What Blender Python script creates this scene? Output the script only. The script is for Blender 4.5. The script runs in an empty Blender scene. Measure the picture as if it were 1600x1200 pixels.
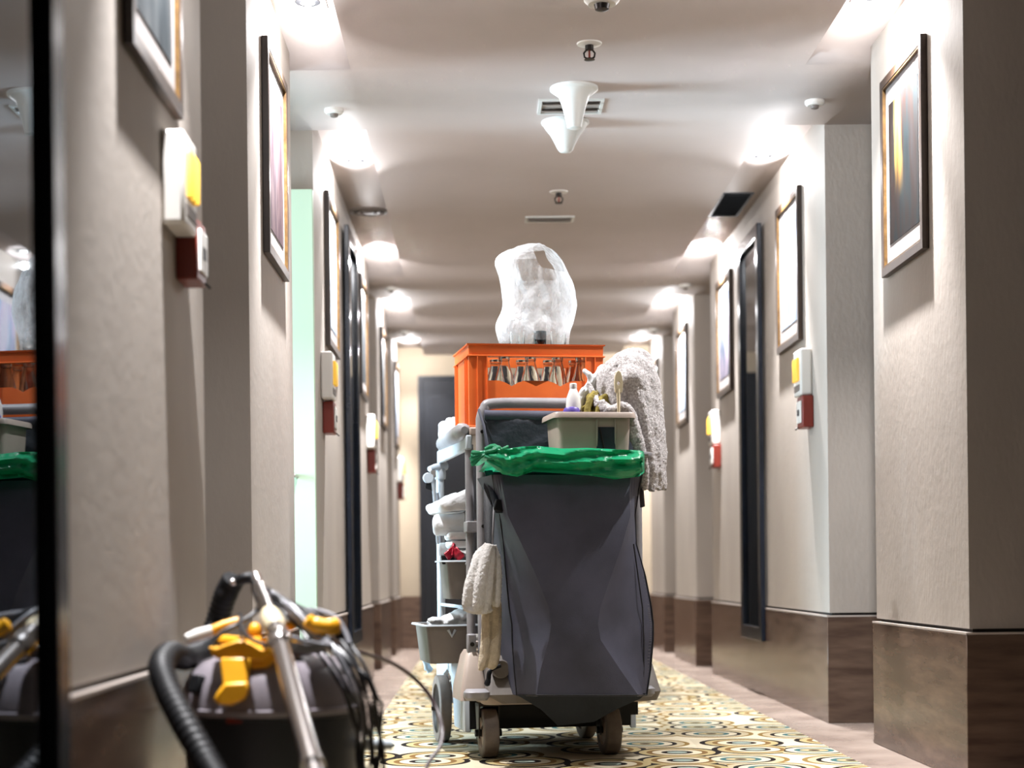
import bpy, bmesh, math, random
from math import pi, sin, cos, radians
from mathutils import Vector, noise

random.seed(7)
SC = bpy.context.scene
COL = SC.collection

# ------------------------------------------------------------------ camera, world, exposure
EYE = 0.60                       # camera height
FPX = 2600.0                     # focal length for a 1600 px wide frame
VX, VY, ROLL = 750.0, 895.0, 0.011
cam = bpy.data.cameras.new('camera')
cam.sensor_width = 36.0
cam.lens = FPX / 1600.0 * 36.0
cam.shift_x = (800 - VX) / 1600.0
cam.shift_y = (VY - 600) / 1600.0
cam.clip_start = 0.05
cam.dof.use_dof = True
cam.dof.focus_distance = 5.3
cam.dof.aperture_fstop = 2.4
co = bpy.data.objects.new('camera', cam)
co.location = (0, 0, EYE)
co.rotation_euler = (pi / 2, ROLL, 0)
COL.objects.link(co)
SC.camera = co

w = bpy.data.worlds.new('world')
SC.world = w
w.use_nodes = True
w.node_tree.nodes['Background'].inputs[0].default_value = (0.6, 0.65, 0.7, 1)
w.node_tree.nodes['Background'].inputs[1].default_value = 0.05

SC.view_settings.view_transform = 'Standard'
SC.view_settings.look = 'None'
SC.view_settings.gamma = 1.0
SC.view_settings.use_curve_mapping = False
SC.view_settings.exposure = -1.2
SC.cycles.max_bounces = 10
SC.cycles.diffuse_bounces = 5
SC.cycles.transparent_max_bounces = 16
SC.cycles.sample_clamp_indirect = 6.0
SC.cycles.use_denoising = True

LAMP_W = 1150.0                   # beam of each ceiling downlight
FLOOD_W = 140.0                  # the wide downward flood of the same lamp
CEIL_GLOW_W = 42.0                   # added point light under each lamp, brightening the ceiling around it
LAMP_C = (0.99, 0.98, 1.0)
DAY_W = 760.0                    # daylight of the guest room with the open door
DAY_C = (0.64, 0.84, 1.0)

# daylight coming from the guest room whose door stands open on the left
dl = bpy.data.lights.new('room_daylight', 'AREA')
dl.shape = 'RECTANGLE'; dl.size = 1.0; dl.size_y = 1.1
dl.energy = DAY_W; dl.color = DAY_C
do = bpy.data.objects.new('room_daylight', dl)
do.location = (-3.05, 5.95, 1.25); do.rotation_euler = (pi / 2, 0, -pi / 2)
COL.objects.link(do)


# ------------------------------------------------------------------ measuring: photograph pixel -> place
def ray(px, py):
    dx, dy = px - VX, py - VY
    return (dx - ROLL * dy) / FPX, (dy + ROLL * dx) / FPX

def at(px, py, D):
    a, b = ray(px, py)
    return Vector((a * D, D, EYE - b * D))

# the cart's own frame: origin on the floor between its front castors, y runs to its rear
CX, CY, YAW = 0.22, 5.38, radians(9.5)
CS, SN = cos(YAW), sin(YAW)

def cart(l):                     # cart frame -> world
    return Vector((CX + l[0] * CS - l[1] * SN, CY + l[0] * SN + l[1] * CS, l[2]))

def L(px, py, ly):               # the point of the cart plane y = ly seen at a pixel
    a, b = ray(px, py)
    lx = (a * (CY + ly * CS) - CX + ly * SN) / (CS - a * SN)
    return Vector((lx, ly, EYE - b * (CY + lx * SN + ly * CS)))

def Lx(px, py, lx):              # the point of the cart plane x = lx seen at a pixel
    a, b = ray(px, py)
    ly = (a * (CY + lx * SN) - CX - lx * CS) / (-SN - a * CS)
    return Vector((lx, ly, EYE - b * (CY + lx * SN + ly * CS)))


# ------------------------------------------------------------------ mesh builder
class MB:
    def __init__(s):
        s.v = []; s.f = []

    def add(s, vs, fs):
        n = len(s.v)
        s.v += [Vector(p) for p in vs]
        s.f += [tuple(i + n for i in q) for q in fs]
        return s

    def box(s, c, d, rz=0, rx=0, ry=0):
        from mathutils import Euler
        m = Euler((rx, ry, rz)).to_matrix()
        vs = [Vector(c) + m @ Vector((x * d[0] / 2, y * d[1] / 2, z * d[2] / 2))
              for x in (-1, 1) for y in (-1, 1) for z in (-1, 1)]
        return s.add(vs, [(0, 1, 3, 2), (4, 6, 7, 5), (0, 4, 5, 1), (2, 3, 7, 6), (0, 2, 6, 4), (1, 5, 7, 3)])

    def bb(s, lo, hi):
        return s.box([(a + b) / 2 for a, b in zip(lo, hi)], [abs(b - a) for a, b in zip(lo, hi)])

    def loft(s, rings, cap=True, closed=True, loop=False):
        n = len(rings[0]); vs = [p for r in rings for p in r]; fs = []
        m = len(rings)
        for i in range(m if loop else m - 1):
            j = (i + 1) % m
            for k in range(n if closed else n - 1):
                k2 = (k + 1) % n
                fs.append((i * n + k, i * n + k2, j * n + k2, j * n + k))
        if cap and not loop and closed:
            fs.append(tuple(range(n - 1, -1, -1)))
            fs.append(tuple((m - 1) * n + k for k in range(n)))
        return s.add(vs, fs)

    def tube(s, pts, r, n=12, loop=False, cap=True, flat=1.0):
        pts = [Vector(p) for p in pts]
        m = len(pts)
        rs = r if isinstance(r, (list, tuple)) else [r] * m
        rings = []; nrm = None
        for i in range(m):
            a = pts[i - 1] if (i > 0 or loop) else pts[i]
            b = pts[(i + 1) % m] if (i < m - 1 or loop) else pts[i]
            t = (b - a)
            t = t.normalized() if t.length > 1e-9 else Vector((0, 0, 1))
            if nrm is None:
                nrm = t.orthogonal().normalized()
                if abs(t.z) < 0.9:
                    nrm = (Vector((0, 0, 1)) - t * t.z).normalized()
            nrm = (nrm - t * nrm.dot(t))
            nrm = nrm.normalized() if nrm.length > 1e-6 else t.orthogonal().normalized()
            bn = t.cross(nrm)
            rings.append([pts[i] + (nrm * cos(2 * pi * k / n) + bn * sin(2 * pi * k / n) * flat) * rs[i] for k in range(n)])
        return s.loft(rings, cap=cap, loop=loop)

    def lathe(s, prof, c=(0, 0, 0), n=24, axis='z', cap=True):
        c = Vector(c); rings = []
        for r, h in prof:
            ring = []
            for k in range(n):
                a = 2 * pi * k / n
                p = (r * cos(a), r * sin(a), h)
                if axis == 'x': p = (h, r * cos(a), r * sin(a))
                if axis == 'y': p = (r * sin(a), h, r * cos(a))
                ring.append(c + Vector(p))
            rings.append(ring)
        return s.loft(rings, cap=cap)

    def prism(s, poly, vec):     # poly: 3-D outline, vec: extrusion
        vec = Vector(vec); n = len(poly)
        vs = [Vector(p) for p in poly] + [Vector(p) + vec for p in poly]
        fs = [(k, (k + 1) % n, n + (k + 1) % n, n + k) for k in range(n)]
        return s.add(vs, fs + [tuple(range(n - 1, -1, -1)), tuple(range(n, 2 * n))])

    def sheet(s, rows):
        n = len(rows[0]); m = len(rows)
        return s.add([p for r in rows for p in r],
                     [(i * n + k, i * n + k + 1, (i + 1) * n + k + 1, (i + 1) * n + k) for i in range(m - 1) for k in range(n - 1)])

    def sphere(s, c, r, n=12, m=8):
        c = Vector(c); rx, ry, rz = r if isinstance(r, (tuple, list)) else (r, r, r)
        rings = []
        for i in range(m + 1):
            t = pi * (0.02 + 0.96 * i / m)
            rings.append([c + Vector((rx * sin(t) * cos(2 * pi * k / n), ry * sin(t) * sin(2 * pi * k / n), -rz * cos(t))) for k in range(n)])
        return s.loft(rings)

    def build(s, name, m, parent=None, org=(0, 0, 0), frame=None, sharp=40, bevel=0, seg=2, solid=0, offset=-1.0,
              subsurf=0, remesh=0, puff=None, smooth=0, normals=True):
        """org: the thing's base point in the builder's frame; frame: maps it to the world for top-level objects."""
        org = Vector(org)
        me = bpy.data.meshes.new(name)
        me.from_pydata([tuple(p - org) for p in s.v], [], s.f)
        if normals:
            bm = bmesh.new(); bm.from_mesh(me)
            bmesh.ops.recalc_face_normals(bm, faces=bm.faces)
            bm.to_mesh(me); bm.free()
        me.shade_smooth()
        me.set_sharp_from_angle(angle=radians(sharp))
        me.materials.append(m)
        o = bpy.data.objects.new(name, me)
        COL.objects.link(o)
        if parent is not None:
            o.parent = parent
        elif frame is not None:
            o.location = frame(org); o.rotation_euler = (0, 0, YAW)
        else:
            o.location = org
        if remesh:
            k = o.modifiers.new('remesh', 'REMESH'); k.mode = 'VOXEL'; k.voxel_size = remesh; k.use_smooth_shade = True
        if smooth:
            k = o.modifiers.new('smooth', 'SMOOTH'); k.factor = 0.6; k.iterations = smooth
        if solid:
            k = o.modifiers.new('solid', 'SOLIDIFY'); k.thickness = solid; k.offset = offset
        if bevel:
            k = o.modifiers.new('bevel', 'BEVEL'); k.width = bevel; k.segments = seg; k.limit_method = 'ANGLE'; k.angle_limit = radians(35)
            k.use_clamp_overlap = True
        if subsurf:
            k = o.modifiers.new('sub', 'SUBSURF'); k.levels = subsurf; k.render_levels = subsurf
        for (size, strength) in (puff or []):
            t = bpy.data.textures.new('folds', 'CLOUDS'); t.noise_scale = size; t.noise_depth = 1
            k = o.modifiers.new('puff', 'DISPLACE'); k.texture = t; k.strength = strength; k.mid_level = 0.5
            k.texture_coords = 'LOCAL'
        return o


def tag(o, label=None, cat=None, group=None, kind=None):
    if label: o['label'] = label
    if cat: o['category'] = cat
    if group: o['group'] = group
    if kind: o['kind'] = kind
    return o

def thing(name, label, cat, org, frame=None, rz=0, group=None):
    o = bpy.data.objects.new(name, None)
    o.empty_display_size = 0.05
    COL.objects.link(o)
    if frame is not None:
        o.location = frame(org); o.rotation_euler = (0, 0, YAW)
    else:
        o.location = org; o.rotation_euler = (0, 0, rz)
    return tag(o, label, cat, group)

def kids(o):
    return [c for c in bpy.data.objects if c.parent == o]

def copy_tree(o, parent=None):
    c = o.copy(); COL.objects.link(c)
    if parent is not None: c.parent = parent
    for ch in kids(o): copy_tree(ch, c)
    return c

def struct(o):
    o['kind'] = 'structure'
    return o

def bez(pts, n=8):               # smooth path through the points
    P = [Vector(p) for p in pts]; out = []
    for i in range(len(P) - 1):
        p0 = P[i - 1] if i else P[i] * 2 - P[i + 1]
        p1, p2 = P[i], P[i + 1]
        p3 = P[i + 2] if i + 2 < len(P) else P[i + 1] * 2 - P[i]
        for k in range(n):
            t = k / n
            out.append(0.5 * ((2 * p1) + (p2 - p0) * t + (2 * p0 - 5 * p1 + 4 * p2 - p3) * t * t + (3 * p1 - p0 - 3 * p2 + p3) * t ** 3))
    out.append(P[-1])
    return out


# ------------------------------------------------------------------ materials
def rgb(h):
    h = h.lstrip('#')
    c = [int(h[i:i + 2], 16) / 255 for i in (0, 2, 4)]
    return tuple((x / 12.92 if x <= 0.04045 else ((x + 0.055) / 1.055) ** 2.4) for x in c) + (1,)

def mat(name, c1, rough=0.5, c2=None, scale=8.0, metal=0.0, bump=0.0, bscale=80.0, stretch=(1, 1, 1), spec=0.5,
        detail=4.0, coat=0.0, trans=0.0, ior=1.45, sheen=0.0, subs=0.0, contrast=(0.35, 0.65), bdist=0.01, alpha=1.0):
    m = bpy.data.materials.new(name); m.use_nodes = True
    nt = m.node_tree; N = nt.nodes; K = nt.links
    p = N['Principled BSDF']
    p.inputs['Base Color'].default_value = c1
    p.inputs['Roughness'].default_value = rough
    p.inputs['Metallic'].default_value = metal
    p.inputs['Specular IOR Level'].default_value = spec
    p.inputs['Coat Weight'].default_value = coat
    p.inputs['Transmission Weight'].default_value = trans
    p.inputs['IOR'].default_value = ior
    p.inputs['Sheen Weight'].default_value = sheen
    p.inputs['Subsurface Weight'].default_value = subs
    p.inputs['Alpha'].default_value = alpha
    tc = N.new('ShaderNodeTexCoord'); mp = N.new('ShaderNodeMapping')
    mp.inputs['Scale'].default_value = stretch
    K.new(tc.outputs['Object'], mp.inputs['Vector'])
    if c2 is not None:
        nz = N.new('ShaderNodeTexNoise'); nz.inputs['Scale'].default_value = scale; nz.inputs['Detail'].default_value = detail
        rp = N.new('ShaderNodeValToRGB')
        rp.color_ramp.elements[0].position, rp.color_ramp.elements[1].position = contrast
        rp.color_ramp.elements[0].color = c1; rp.color_ramp.elements[1].color = c2
        K.new(mp.outputs['Vector'], nz.inputs['Vector']); K.new(nz.outputs['Fac'], rp.inputs['Fac'])
        K.new(rp.outputs['Color'], p.inputs['Base Color'])
    if bump:
        bz = N.new('ShaderNodeTexNoise'); bz.inputs['Scale'].default_value = bscale; bz.inputs['Detail'].default_value = 3
        bp = N.new('ShaderNodeBump'); bp.inputs['Strength'].default_value = bump; bp.inputs['Distance'].default_value = bdist
        K.new(mp.outputs['Vector'], bz.inputs['Vector'])
        K.new(bz.outputs['Fac'], bp.inputs['Height']); K.new(bp.outputs['Normal'], p.inputs['Normal'])
    return m

def emit(name, c, s):
    m = bpy.data.materials.new(name); m.use_nodes = True
    N = m.node_tree.nodes
    p = N['Principled BSDF']
    p.inputs['Base Color'].default_value = c
    p.inputs['Emission Color'].default_value = c
    p.inputs['Emission Strength'].default_value = s
    return m

M = {}
M['plaster'] = mat('plaster', rgb('#aba299'), 0.75, rgb('#9b9289'), 1.6, bump=0.12, bscale=60, stretch=(1, 1, 0.5))
M['ceiling'] = mat('ceiling_paint', rgb('#b8aeaa'), 0.7, rgb('#b2a8a3'), 2.0, bump=0.04, bscale=90)
M['stone'] = mat('brown_stone', rgb('#4d3d34'), 0.22, rgb('#6d5a4d'), 5, stretch=(1, 1, 6), spec=0.22, contrast=(0.3, 0.75))
M['ledge'] = mat('ledge_trim', rgb('#b5aaa2'), 0.35)
M['end_plaster'] = mat('end_wall_plaster', rgb('#ab9d88'), 0.75, rgb('#a0927e'), 2)
M['groove'] = mat('groove', rgb('#2b2623'), 0.8)
M['marble'] = mat('pale_marble', rgb('#a8988c'), 0.22, rgb('#8a7a70'), 4, spec=0.5)
M['navy_door'] = mat('navy_door', rgb('#0a0e16'), 0.5, rgb('#080b12'), 3, stretch=(1, 1, 0.2))
M['pale_door'] = mat('pale_door', rgb('#b8cdb4'), 0.6)
M['black_frame'] = mat('black_frame', rgb('#0d121a'), 0.22, rgb('#141a24'), 12)
M['mirror'] = mat('tinted_mirror', rgb('#626e77'), 0.015, metal=1.0)
M['wood_frame'] = mat('walnut_frame', rgb('#241810'), 0.4, rgb('#36261a'), 20, stretch=(1, 1, 0.2))
M['gilt'] = mat('gilt_edge', rgb('#463218'), 0.4, rgb('#5f4726'), 40, metal=0.5)
M['mat_board'] = mat('mat_board', rgb('#8f8a88'), 0.7)
M['white_plastic'] = mat('white_plastic', rgb('#d8d5cf'), 0.4)
M['cone_plastic'] = mat('cone_plastic', rgb('#d6d8d4'), 0.35)
M['red_plastic'] = mat('red_plastic', rgb('#6f2418'), 0.4)
M['strobe'] = emit('lit_strobe', rgb('#e8b53a'), 0.9)
M['dark_metal'] = mat('dark_metal', rgb('#2a2624'), 0.4, metal=0.6)
M['grey_vent'] = mat('grey_vent', rgb('#6d645e'), 0.6)
M['pale_vent'] = mat('pale_vent', rgb('#989089'), 0.6)
M['dark_vent'] = mat('dark_vent', rgb('#23272b'), 0.6)
M['lens'] = emit('lamp_lens', (1.0, 0.97, 0.93, 1), 25.0)
M['orange'] = mat('orange_plastic', rgb('#dc6a2c'), 0.42, rgb('#d06028'), 10, bump=0.03, bscale=200)
def glass(name, c, rough=0.0, ior=1.45):
    m = bpy.data.materials.new(name); m.use_nodes = True
    nt = m.node_tree; N = nt.nodes; K = nt.links
    p = N['Principled BSDF']
    p.inputs['Base Color'].default_value = c; p.inputs['Roughness'].default_value = rough
    p.inputs['Transmission Weight'].default_value = 1.0; p.inputs['IOR'].default_value = ior
    return m
M['glass'] = glass('clear_glass', (0.97, 0.99, 0.98, 1))
M['teal_glass'] = glass('teal_glass', rgb('#24505a'))
M['tube_grey'] = mat('grey_tube', rgb('#8d8b8d'), 0.38, rgb('#7d7b7e'), 14, bump=0.02)
M['grey_plastic'] = mat('grey_plastic', rgb('#a99a8f'), 0.45, rgb('#9d8f84'), 9, bump=0.03, bscale=200)
M['pale_plastic'] = mat('pale_grey_plastic', rgb('#b4bcc2'), 0.4, rgb('#a6aeb5'), 7)
M['bin_grey'] = mat('bin_grey', rgb('#77716b'), 0.42, rgb('#6b6560'), 9)
M['bag_fabric'] = mat('charcoal_bag_cloth', rgb('#4c4d5b'), 0.55, rgb('#41424e'), 9, bump=0.35, bscale=420, bdist=0.002, spec=0.35)
M['bag_dark'] = mat('bag_lining', rgb('#1c232c'), 0.6, rgb('#242b35'), 9, bump=0.2, bscale=60)
M['black_strap'] = mat('black_strap', rgb('#17181c'), 0.6, bump=0.3, bscale=300)
M['black'] = mat('black_rubber', rgb('#0d0e11'), 0.5, spec=0.3)
M['tyre'] = mat('grey_tyre', rgb('#6f645c'), 0.6, rgb('#5f554e'), 20, bump=0.1, bscale=120)
M['terry_white'] = mat('white_terry', rgb('#eeebe6'), 0.95, rgb('#dfdad4'), 90, bump=1.0, bscale=420, bdist=0.006, sheen=0.3)
M['terry_grey'] = mat('grey_terry', rgb('#ebe6e4'), 0.95, rgb('#b9b0ae'), 150, bump=1.0, bscale=380, bdist=0.008, sheen=0.3, contrast=(0.4, 0.6))
M['terry_cream'] = mat('cream_terry', rgb('#d2c4ad'), 0.95, rgb('#c0b199'), 60, bump=0.9, bscale=420, bdist=0.005)
M['white_cloth'] = mat('white_cloth', rgb('#dfe1e2'), 0.85, bump=0.3, bscale=60)
M['paper'] = mat('white_paper', rgb('#e2e3e3'), 0.8, rgb('#d5d6d6'), 40)
M['yellow_cloth'] = mat('yellow_cloth', rgb('#8f8038'), 0.85, rgb('#7b6d30'), 40, bump=0.4, bscale=150)
M['beige_plastic'] = mat('beige_plastic', rgb('#cdbf9f'), 0.4)
M['purple'] = mat('purple_plastic', rgb('#5c4a9c'), 0.4)
M['red_foil'] = mat('red_foil', rgb('#a5162c'), 0.3, rgb('#6e0d1c'), 60, bump=0.6, bscale=60)
M['chrome'] = mat('chrome', rgb('#c9c4c2'), 0.18, metal=1.0)
M['vac_dark'] = mat('vacuum_drum', rgb('#1c1f25'), 0.4, rgb('#23262c'), 8)
M['vac_grey'] = mat('vacuum_lid', rgb('#878086'), 0.35, rgb('#7a7379'), 8)
M['vac_yellow'] = mat('vacuum_yellow', rgb('#f0ae22'), 0.35, rgb('#e4a01c'), 12)
M['cord'] = mat('black_cord', rgb('#17171a'), 0.35)
M['cord_grey'] = mat('grey_cable', rgb('#77777c'), 0.35)
M['cord_red'] = mat('dark_red_cord', rgb('#2c1216'), 0.4)

def green_film():
    m = bpy.data.materials.new('green_film'); m.use_nodes = True
    nt = m.node_tree; N = nt.nodes; K = nt.links
    p = N['Principled BSDF']
    p.inputs['Base Color'].default_value = rgb('#1f9a6a'); p.inputs['Roughness'].default_value = 0.22
    tr = N.new('ShaderNodeBsdfTranslucent'); tr.inputs[0].default_value = rgb('#2fb885')
    mx = N.new('ShaderNodeMixShader'); mx.inputs[0].default_value = 0.3
    nz = N.new('ShaderNodeTexNoise'); nz.inputs['Scale'].default_value = 30
    bp = N.new('ShaderNodeBump'); bp.inputs['Strength'].default_value = 0.4; bp.inputs['Distance'].default_value = 0.01
    K.new(nz.outputs['Fac'], bp.inputs['Height']); K.new(bp.outputs['Normal'], p.inputs['Normal'])
    K.new(p.outputs[0], mx.inputs[1]); K.new(tr.outputs[0], mx.inputs[2])
    K.new(mx.outputs[0], N['Material Output'].inputs['Surface'])
    return m
M['green_film'] = green_film()

def clear_film():
    m = bpy.data.materials.new('clear_film'); m.use_nodes = True
    nt = m.node_tree; N = nt.nodes; K = nt.links
    p = N['Principled BSDF']
    p.inputs['Base Color'].default_value = (0.95, 0.97, 1.0, 1); p.inputs['Roughness'].default_value = 0.25
    tl = N.new('ShaderNodeBsdfTranslucent'); tl.inputs[0].default_value = (0.9, 0.93, 0.95, 1)
    m1 = N.new('ShaderNodeMixShader'); m1.inputs[0].default_value = 0.5
    tr = N.new('ShaderNodeBsdfTransparent')
    mx = N.new('ShaderNodeMixShader')
    nz = N.new('ShaderNodeTexNoise'); nz.inputs['Scale'].default_value = 9; nz.inputs['Detail'].default_value = 2
    rp = N.new('ShaderNodeMapRange'); rp.inputs['From Min'].default_value = 0.35; rp.inputs['From Max'].default_value = 0.7
    rp.inputs['To Min'].default_value = -0.12; rp.inputs['To Max'].default_value = 0.12
    bp = N.new('ShaderNodeBump'); bp.inputs['Strength'].default_value = 0.5; bp.inputs['Distance'].default_value = 0.02
    K.new(nz.outputs['Fac'], bp.inputs['Height']); K.new(bp.outputs['Normal'], p.inputs['Normal'])
    K.new(nz.outputs['Fac'], rp.inputs['Value'])
    K.new(p.outputs[0], m1.inputs[1]); K.new(tl.outputs[0], m1.inputs[2])
    tc = N.new('ShaderNodeTexCoord'); sx = N.new('ShaderNodeSeparateXYZ'); K.new(tc.outputs['Object'], sx.inputs[0])
    zr = N.new('ShaderNodeMapRange'); zr.inputs['From Min'].default_value = 0.03; zr.inputs['From Max'].default_value = 0.085   # the film is pulled thin and clear at its hem
    zr.inputs['To Min'].default_value = 0.3; zr.inputs['To Max'].default_value = 1.0
    K.new(sx.outputs['Z'], zr.inputs['Value'])
    lw = N.new('ShaderNodeLayerWeight'); lw.inputs['Blend'].default_value = 0.45; K.new(bp.outputs['Normal'], lw.inputs['Normal'])
    fm = N.new('ShaderNodeMapRange'); fm.inputs['To Min'].default_value = 0.30; fm.inputs['To Max'].default_value = 1.05; K.new(lw.outputs['Facing'], fm.inputs['Value'])
    ad = N.new('ShaderNodeMath'); ad.operation = 'ADD'; ad.use_clamp = True; K.new(fm.outputs[0], ad.inputs[0]); K.new(rp.outputs[0], ad.inputs[1])
    mz = N.new('ShaderNodeMath'); mz.operation = 'MULTIPLY'; K.new(ad.outputs[0], mz.inputs[0]); K.new(zr.outputs[0], mz.inputs[1])
    K.new(mz.outputs[0], mx.inputs[0])
    K.new(tr.outputs[0], mx.inputs[1]); K.new(m1.outputs[0], mx.inputs[2])
    K.new(mx.outputs[0], N['Material Output'].inputs['Surface'])
    return m
M['clear_film'] = clear_film()

def carpet_mat():
    m = bpy.data.materials.new('ring_carpet'); m.use_nodes = True
    nt = m.node_tree; N = nt.nodes; K = nt.links
    p = N['Principled BSDF']; p.inputs['Roughness'].default_value = 0.95; p.inputs['Specular IOR Level'].default_value = 0.1
    tc = N.new('ShaderNodeTexCoord'); mp = N.new('ShaderNodeMapping')
    mp.inputs['Scale'].default_value = (3.7, 3.7, 3.7)
    K.new(tc.outputs['Object'], mp.inputs['Vector'])
    vo = N.new('ShaderNodeTexVoronoi'); vo.voronoi_dimensions = '2D'
    vo.inputs['Scale'].default_value = 1.0; vo.inputs['Randomness'].default_value = 0.55
    K.new(mp.outputs['Vector'], vo.inputs['Vector'])
    def ramp(stops):
        r = N.new('ShaderNodeValToRGB'); r.color_ramp.interpolation = 'CONSTANT'
        e = r.color_ramp.elements
        e[0].position, e[0].color = stops[0][0], rgb(stops[0][1]); e[1].position, e[1].color = stops[1][0], rgb(stops[1][1])
        for q, c in stops[2:]:
            x = e.new(q); x.color = rgb(c)
        return r
    A = ramp([(0, '#2a211d'), (0.07, '#968968'), (0.17, '#3a5a5a'), (0.24, '#b5aa92'), (0.34, '#1c1716'), (0.40, '#a4987c'), (0.50, '#7a6238'), (0.56, '#c0b59c')])
    B = ramp([(0, '#7f8a80'), (0.12, '#1c1716'), (0.19, '#b8ad94'), (0.30, '#6b5230'), (0.37, '#9c8c64'), (0.46, '#1c1716'), (0.53, '#b5aa92')])
    K.new(vo.outputs['Distance'], A.inputs['Fac']); K.new(vo.outputs['Distance'], B.inputs['Fac'])
    sp = N.new('ShaderNodeSeparateColor'); K.new(vo.outputs['Color'], sp.inputs[0])
    gt = N.new('ShaderNodeMath'); gt.operation = 'GREATER_THAN'; gt.inputs[1].default_value = 0.5
    K.new(sp.outputs[0], gt.inputs[0])
    mx = N.new('ShaderNodeMix'); mx.data_type = 'RGBA'
    K.new(gt.outputs[0], mx.inputs['Factor']); K.new(A.outputs['Color'], mx.inputs[6]); K.new(B.outputs['Color'], mx.inputs[7])
    K.new(mx.outputs[2], p.inputs['Base Color'])
    nz = N.new('ShaderNodeTexNoise'); nz.inputs['Scale'].default_value = 400
    bp = N.new('ShaderNodeBump'); bp.inputs['Strength'].default_value = 0.5; bp.inputs['Distance'].default_value = 0.004
    K.new(tc.outputs['Object'], nz.inputs['Vector']); K.new(nz.outputs['Fac'], bp.inputs['Height']); K.new(bp.outputs['Normal'], p.inputs['Normal'])
    return m
M['carpet'] = carpet_mat()

def art_mat(name, bands, streak, scale=(3, 9, 1.2), lo=0.25):
    """painted sheet: vertical streaky noise through a palette, with a lighter streak of its own colour"""
    m = bpy.data.materials.new(name); m.use_nodes = True
    nt = m.node_tree; N = nt.nodes; K = nt.links
    p = N['Principled BSDF']; p.inputs['Roughness'].default_value = 0.6; p.inputs['Specular IOR Level'].default_value = 0.1
    tc = N.new('ShaderNodeTexCoord'); mp = N.new('ShaderNodeMapping'); mp.inputs['Scale'].default_value = scale
    K.new(tc.outputs['Generated'], mp.inputs['Vector'])
    nz = N.new('ShaderNodeTexNoise'); nz.inputs['Scale'].default_value = 1.0; nz.inputs['Detail'].default_value = 6
    K.new(mp.outputs['Vector'], nz.inputs['Vector'])
    r = N.new('ShaderNodeValToRGB'); e = r.color_ramp.elements
    n = len(bands)
    e[0].position, e[0].color = 0.3, rgb(bands[0]); e[1].position, e[1].color = 0.7, rgb(bands[-1])
    for i, c in enumerate(bands[1:-1]):
        x = e.new(0.3 + 0.4 * (i + 1) / (n - 1)); x.color = rgb(c)
    K.new(nz.outputs['Fac'], r.inputs['Fac'])
    sx = N.new('ShaderNodeSeparateXYZ'); K.new(tc.outputs['Generated'], sx.inputs[0])
    col, cen, wid, zlo, zhi = streak
    d = N.new('ShaderNodeMath'); d.operation = 'SUBTRACT'; d.inputs[1].default_value = cen; K.new(sx.outputs['Y'], d.inputs[0])
    a = N.new('ShaderNodeMath'); a.operation = 'ABSOLUTE'; K.new(d.outputs[0], a.inputs[0])
    ad = N.new('ShaderNodeMath'); ad.operation = 'MULTIPLY_ADD'; ad.inputs[1].default_value = 0.5; K.new(nz.outputs['Fac'], ad.inputs[0]); K.new(a.outputs[0], ad.inputs[2])
    f1 = N.new('ShaderNodeMapRange'); f1.inputs['From Min'].default_value = wid + 0.27; f1.inputs['From Max'].default_value = 0.2
    K.new(ad.outputs[0], f1.inputs['Value'])
    f2 = N.new('ShaderNodeMapRange'); f2.interpolation_type = 'SMOOTHSTEP'
    f2.inputs['From Min'].default_value = zlo; f2.inputs['From Max'].default_value = zhi
    K.new(sx.outputs['Z'], f2.inputs['Value'])
    mu = N.new('ShaderNodeMath'); mu.operation = 'MULTIPLY'; K.new(f1.outputs[0], mu.inputs[0]); K.new(f2.outputs[0], mu.inputs[1])
    mx = N.new('ShaderNodeMix'); mx.data_type = 'RGBA'; K.new(mu.outputs[0], mx.inputs['Factor'])
    K.new(r.outputs['Color'], mx.inputs[6]); mx.inputs[7].default_value = rgb(col)
    K.new(mx.outputs[2], p.inputs['Base Color'])
    return m


# ================================================================== THE CORRIDOR
XL, XR = -0.634, 1.36            # plaster faces
HC, HR = 2.33, 2.39              # low ceiling, raised wall-side troughs
TL, TR = -0.424, 1.135           # inner edges of the troughs
NB = 0.45                        # niche depth
ST = 0.419                       # top of the stone base
YEND, YBACK = 13.2, -2.0
FACES = [(YBACK, -0.13), (0.64, 3.85), (4.63, 5.71), (6.48, 9.69), (10.45, 11.55), (12.25, YEND)]

def side_poly(sg, off, faces, z):
    """plan outline of one wall side: faces stand forward, door niches lie back"""
    xf = (XL + off) if sg < 0 else (XR - off)
    xn = (XL - NB + off) if sg < 0 else (XR + NB - off)
    xo = (XL - NB - 0.2) if sg < 0 else (XR + NB + 0.2)
    pts = [(xo, faces[0][0])]
    for i, (a, b) in enumerate(faces):
        a2 = a if i == 0 else a - off
        b2 = b + off if (b < YEND - 0.01) else b
        if i: pts.append((xn, a2))
        pts += [(xf, a2), (xf, b2)]
        if i < len(faces) - 1: pts.append((xn, b2))
    pts.append((xo, pts[-1][1]))
    return [(x, y, z) for x, y in pts]

def wall_run(side, sg, faces, first):
    struct(MB().prism(side_poly(sg, 0, faces, ST + 0.010), (0, 0, 2.45 - ST - 0.010)).build('wall_' + side, M['plaster'], sharp=20))
    struct(MB().prism(side_poly(sg, -0.012, faces, ST), (0, 0, 0.010)).build('trim_1' if sg < 0 else 'trim_2', M['groove'], sharp=20))
    struct(MB().prism(side_poly(sg, 0.013, faces, ST - 0.006), (0, 0, 0.006)).build('trim_3' if sg < 0 else 'trim_4', M['ledge'], sharp=20))
    struct(MB().prism(side_poly(sg, 0.012, faces, 0), (0, 0, ST - 0.006)).build('baseboard_' + side, M['stone'], sharp=20, bevel=0.002, seg=1))

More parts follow.
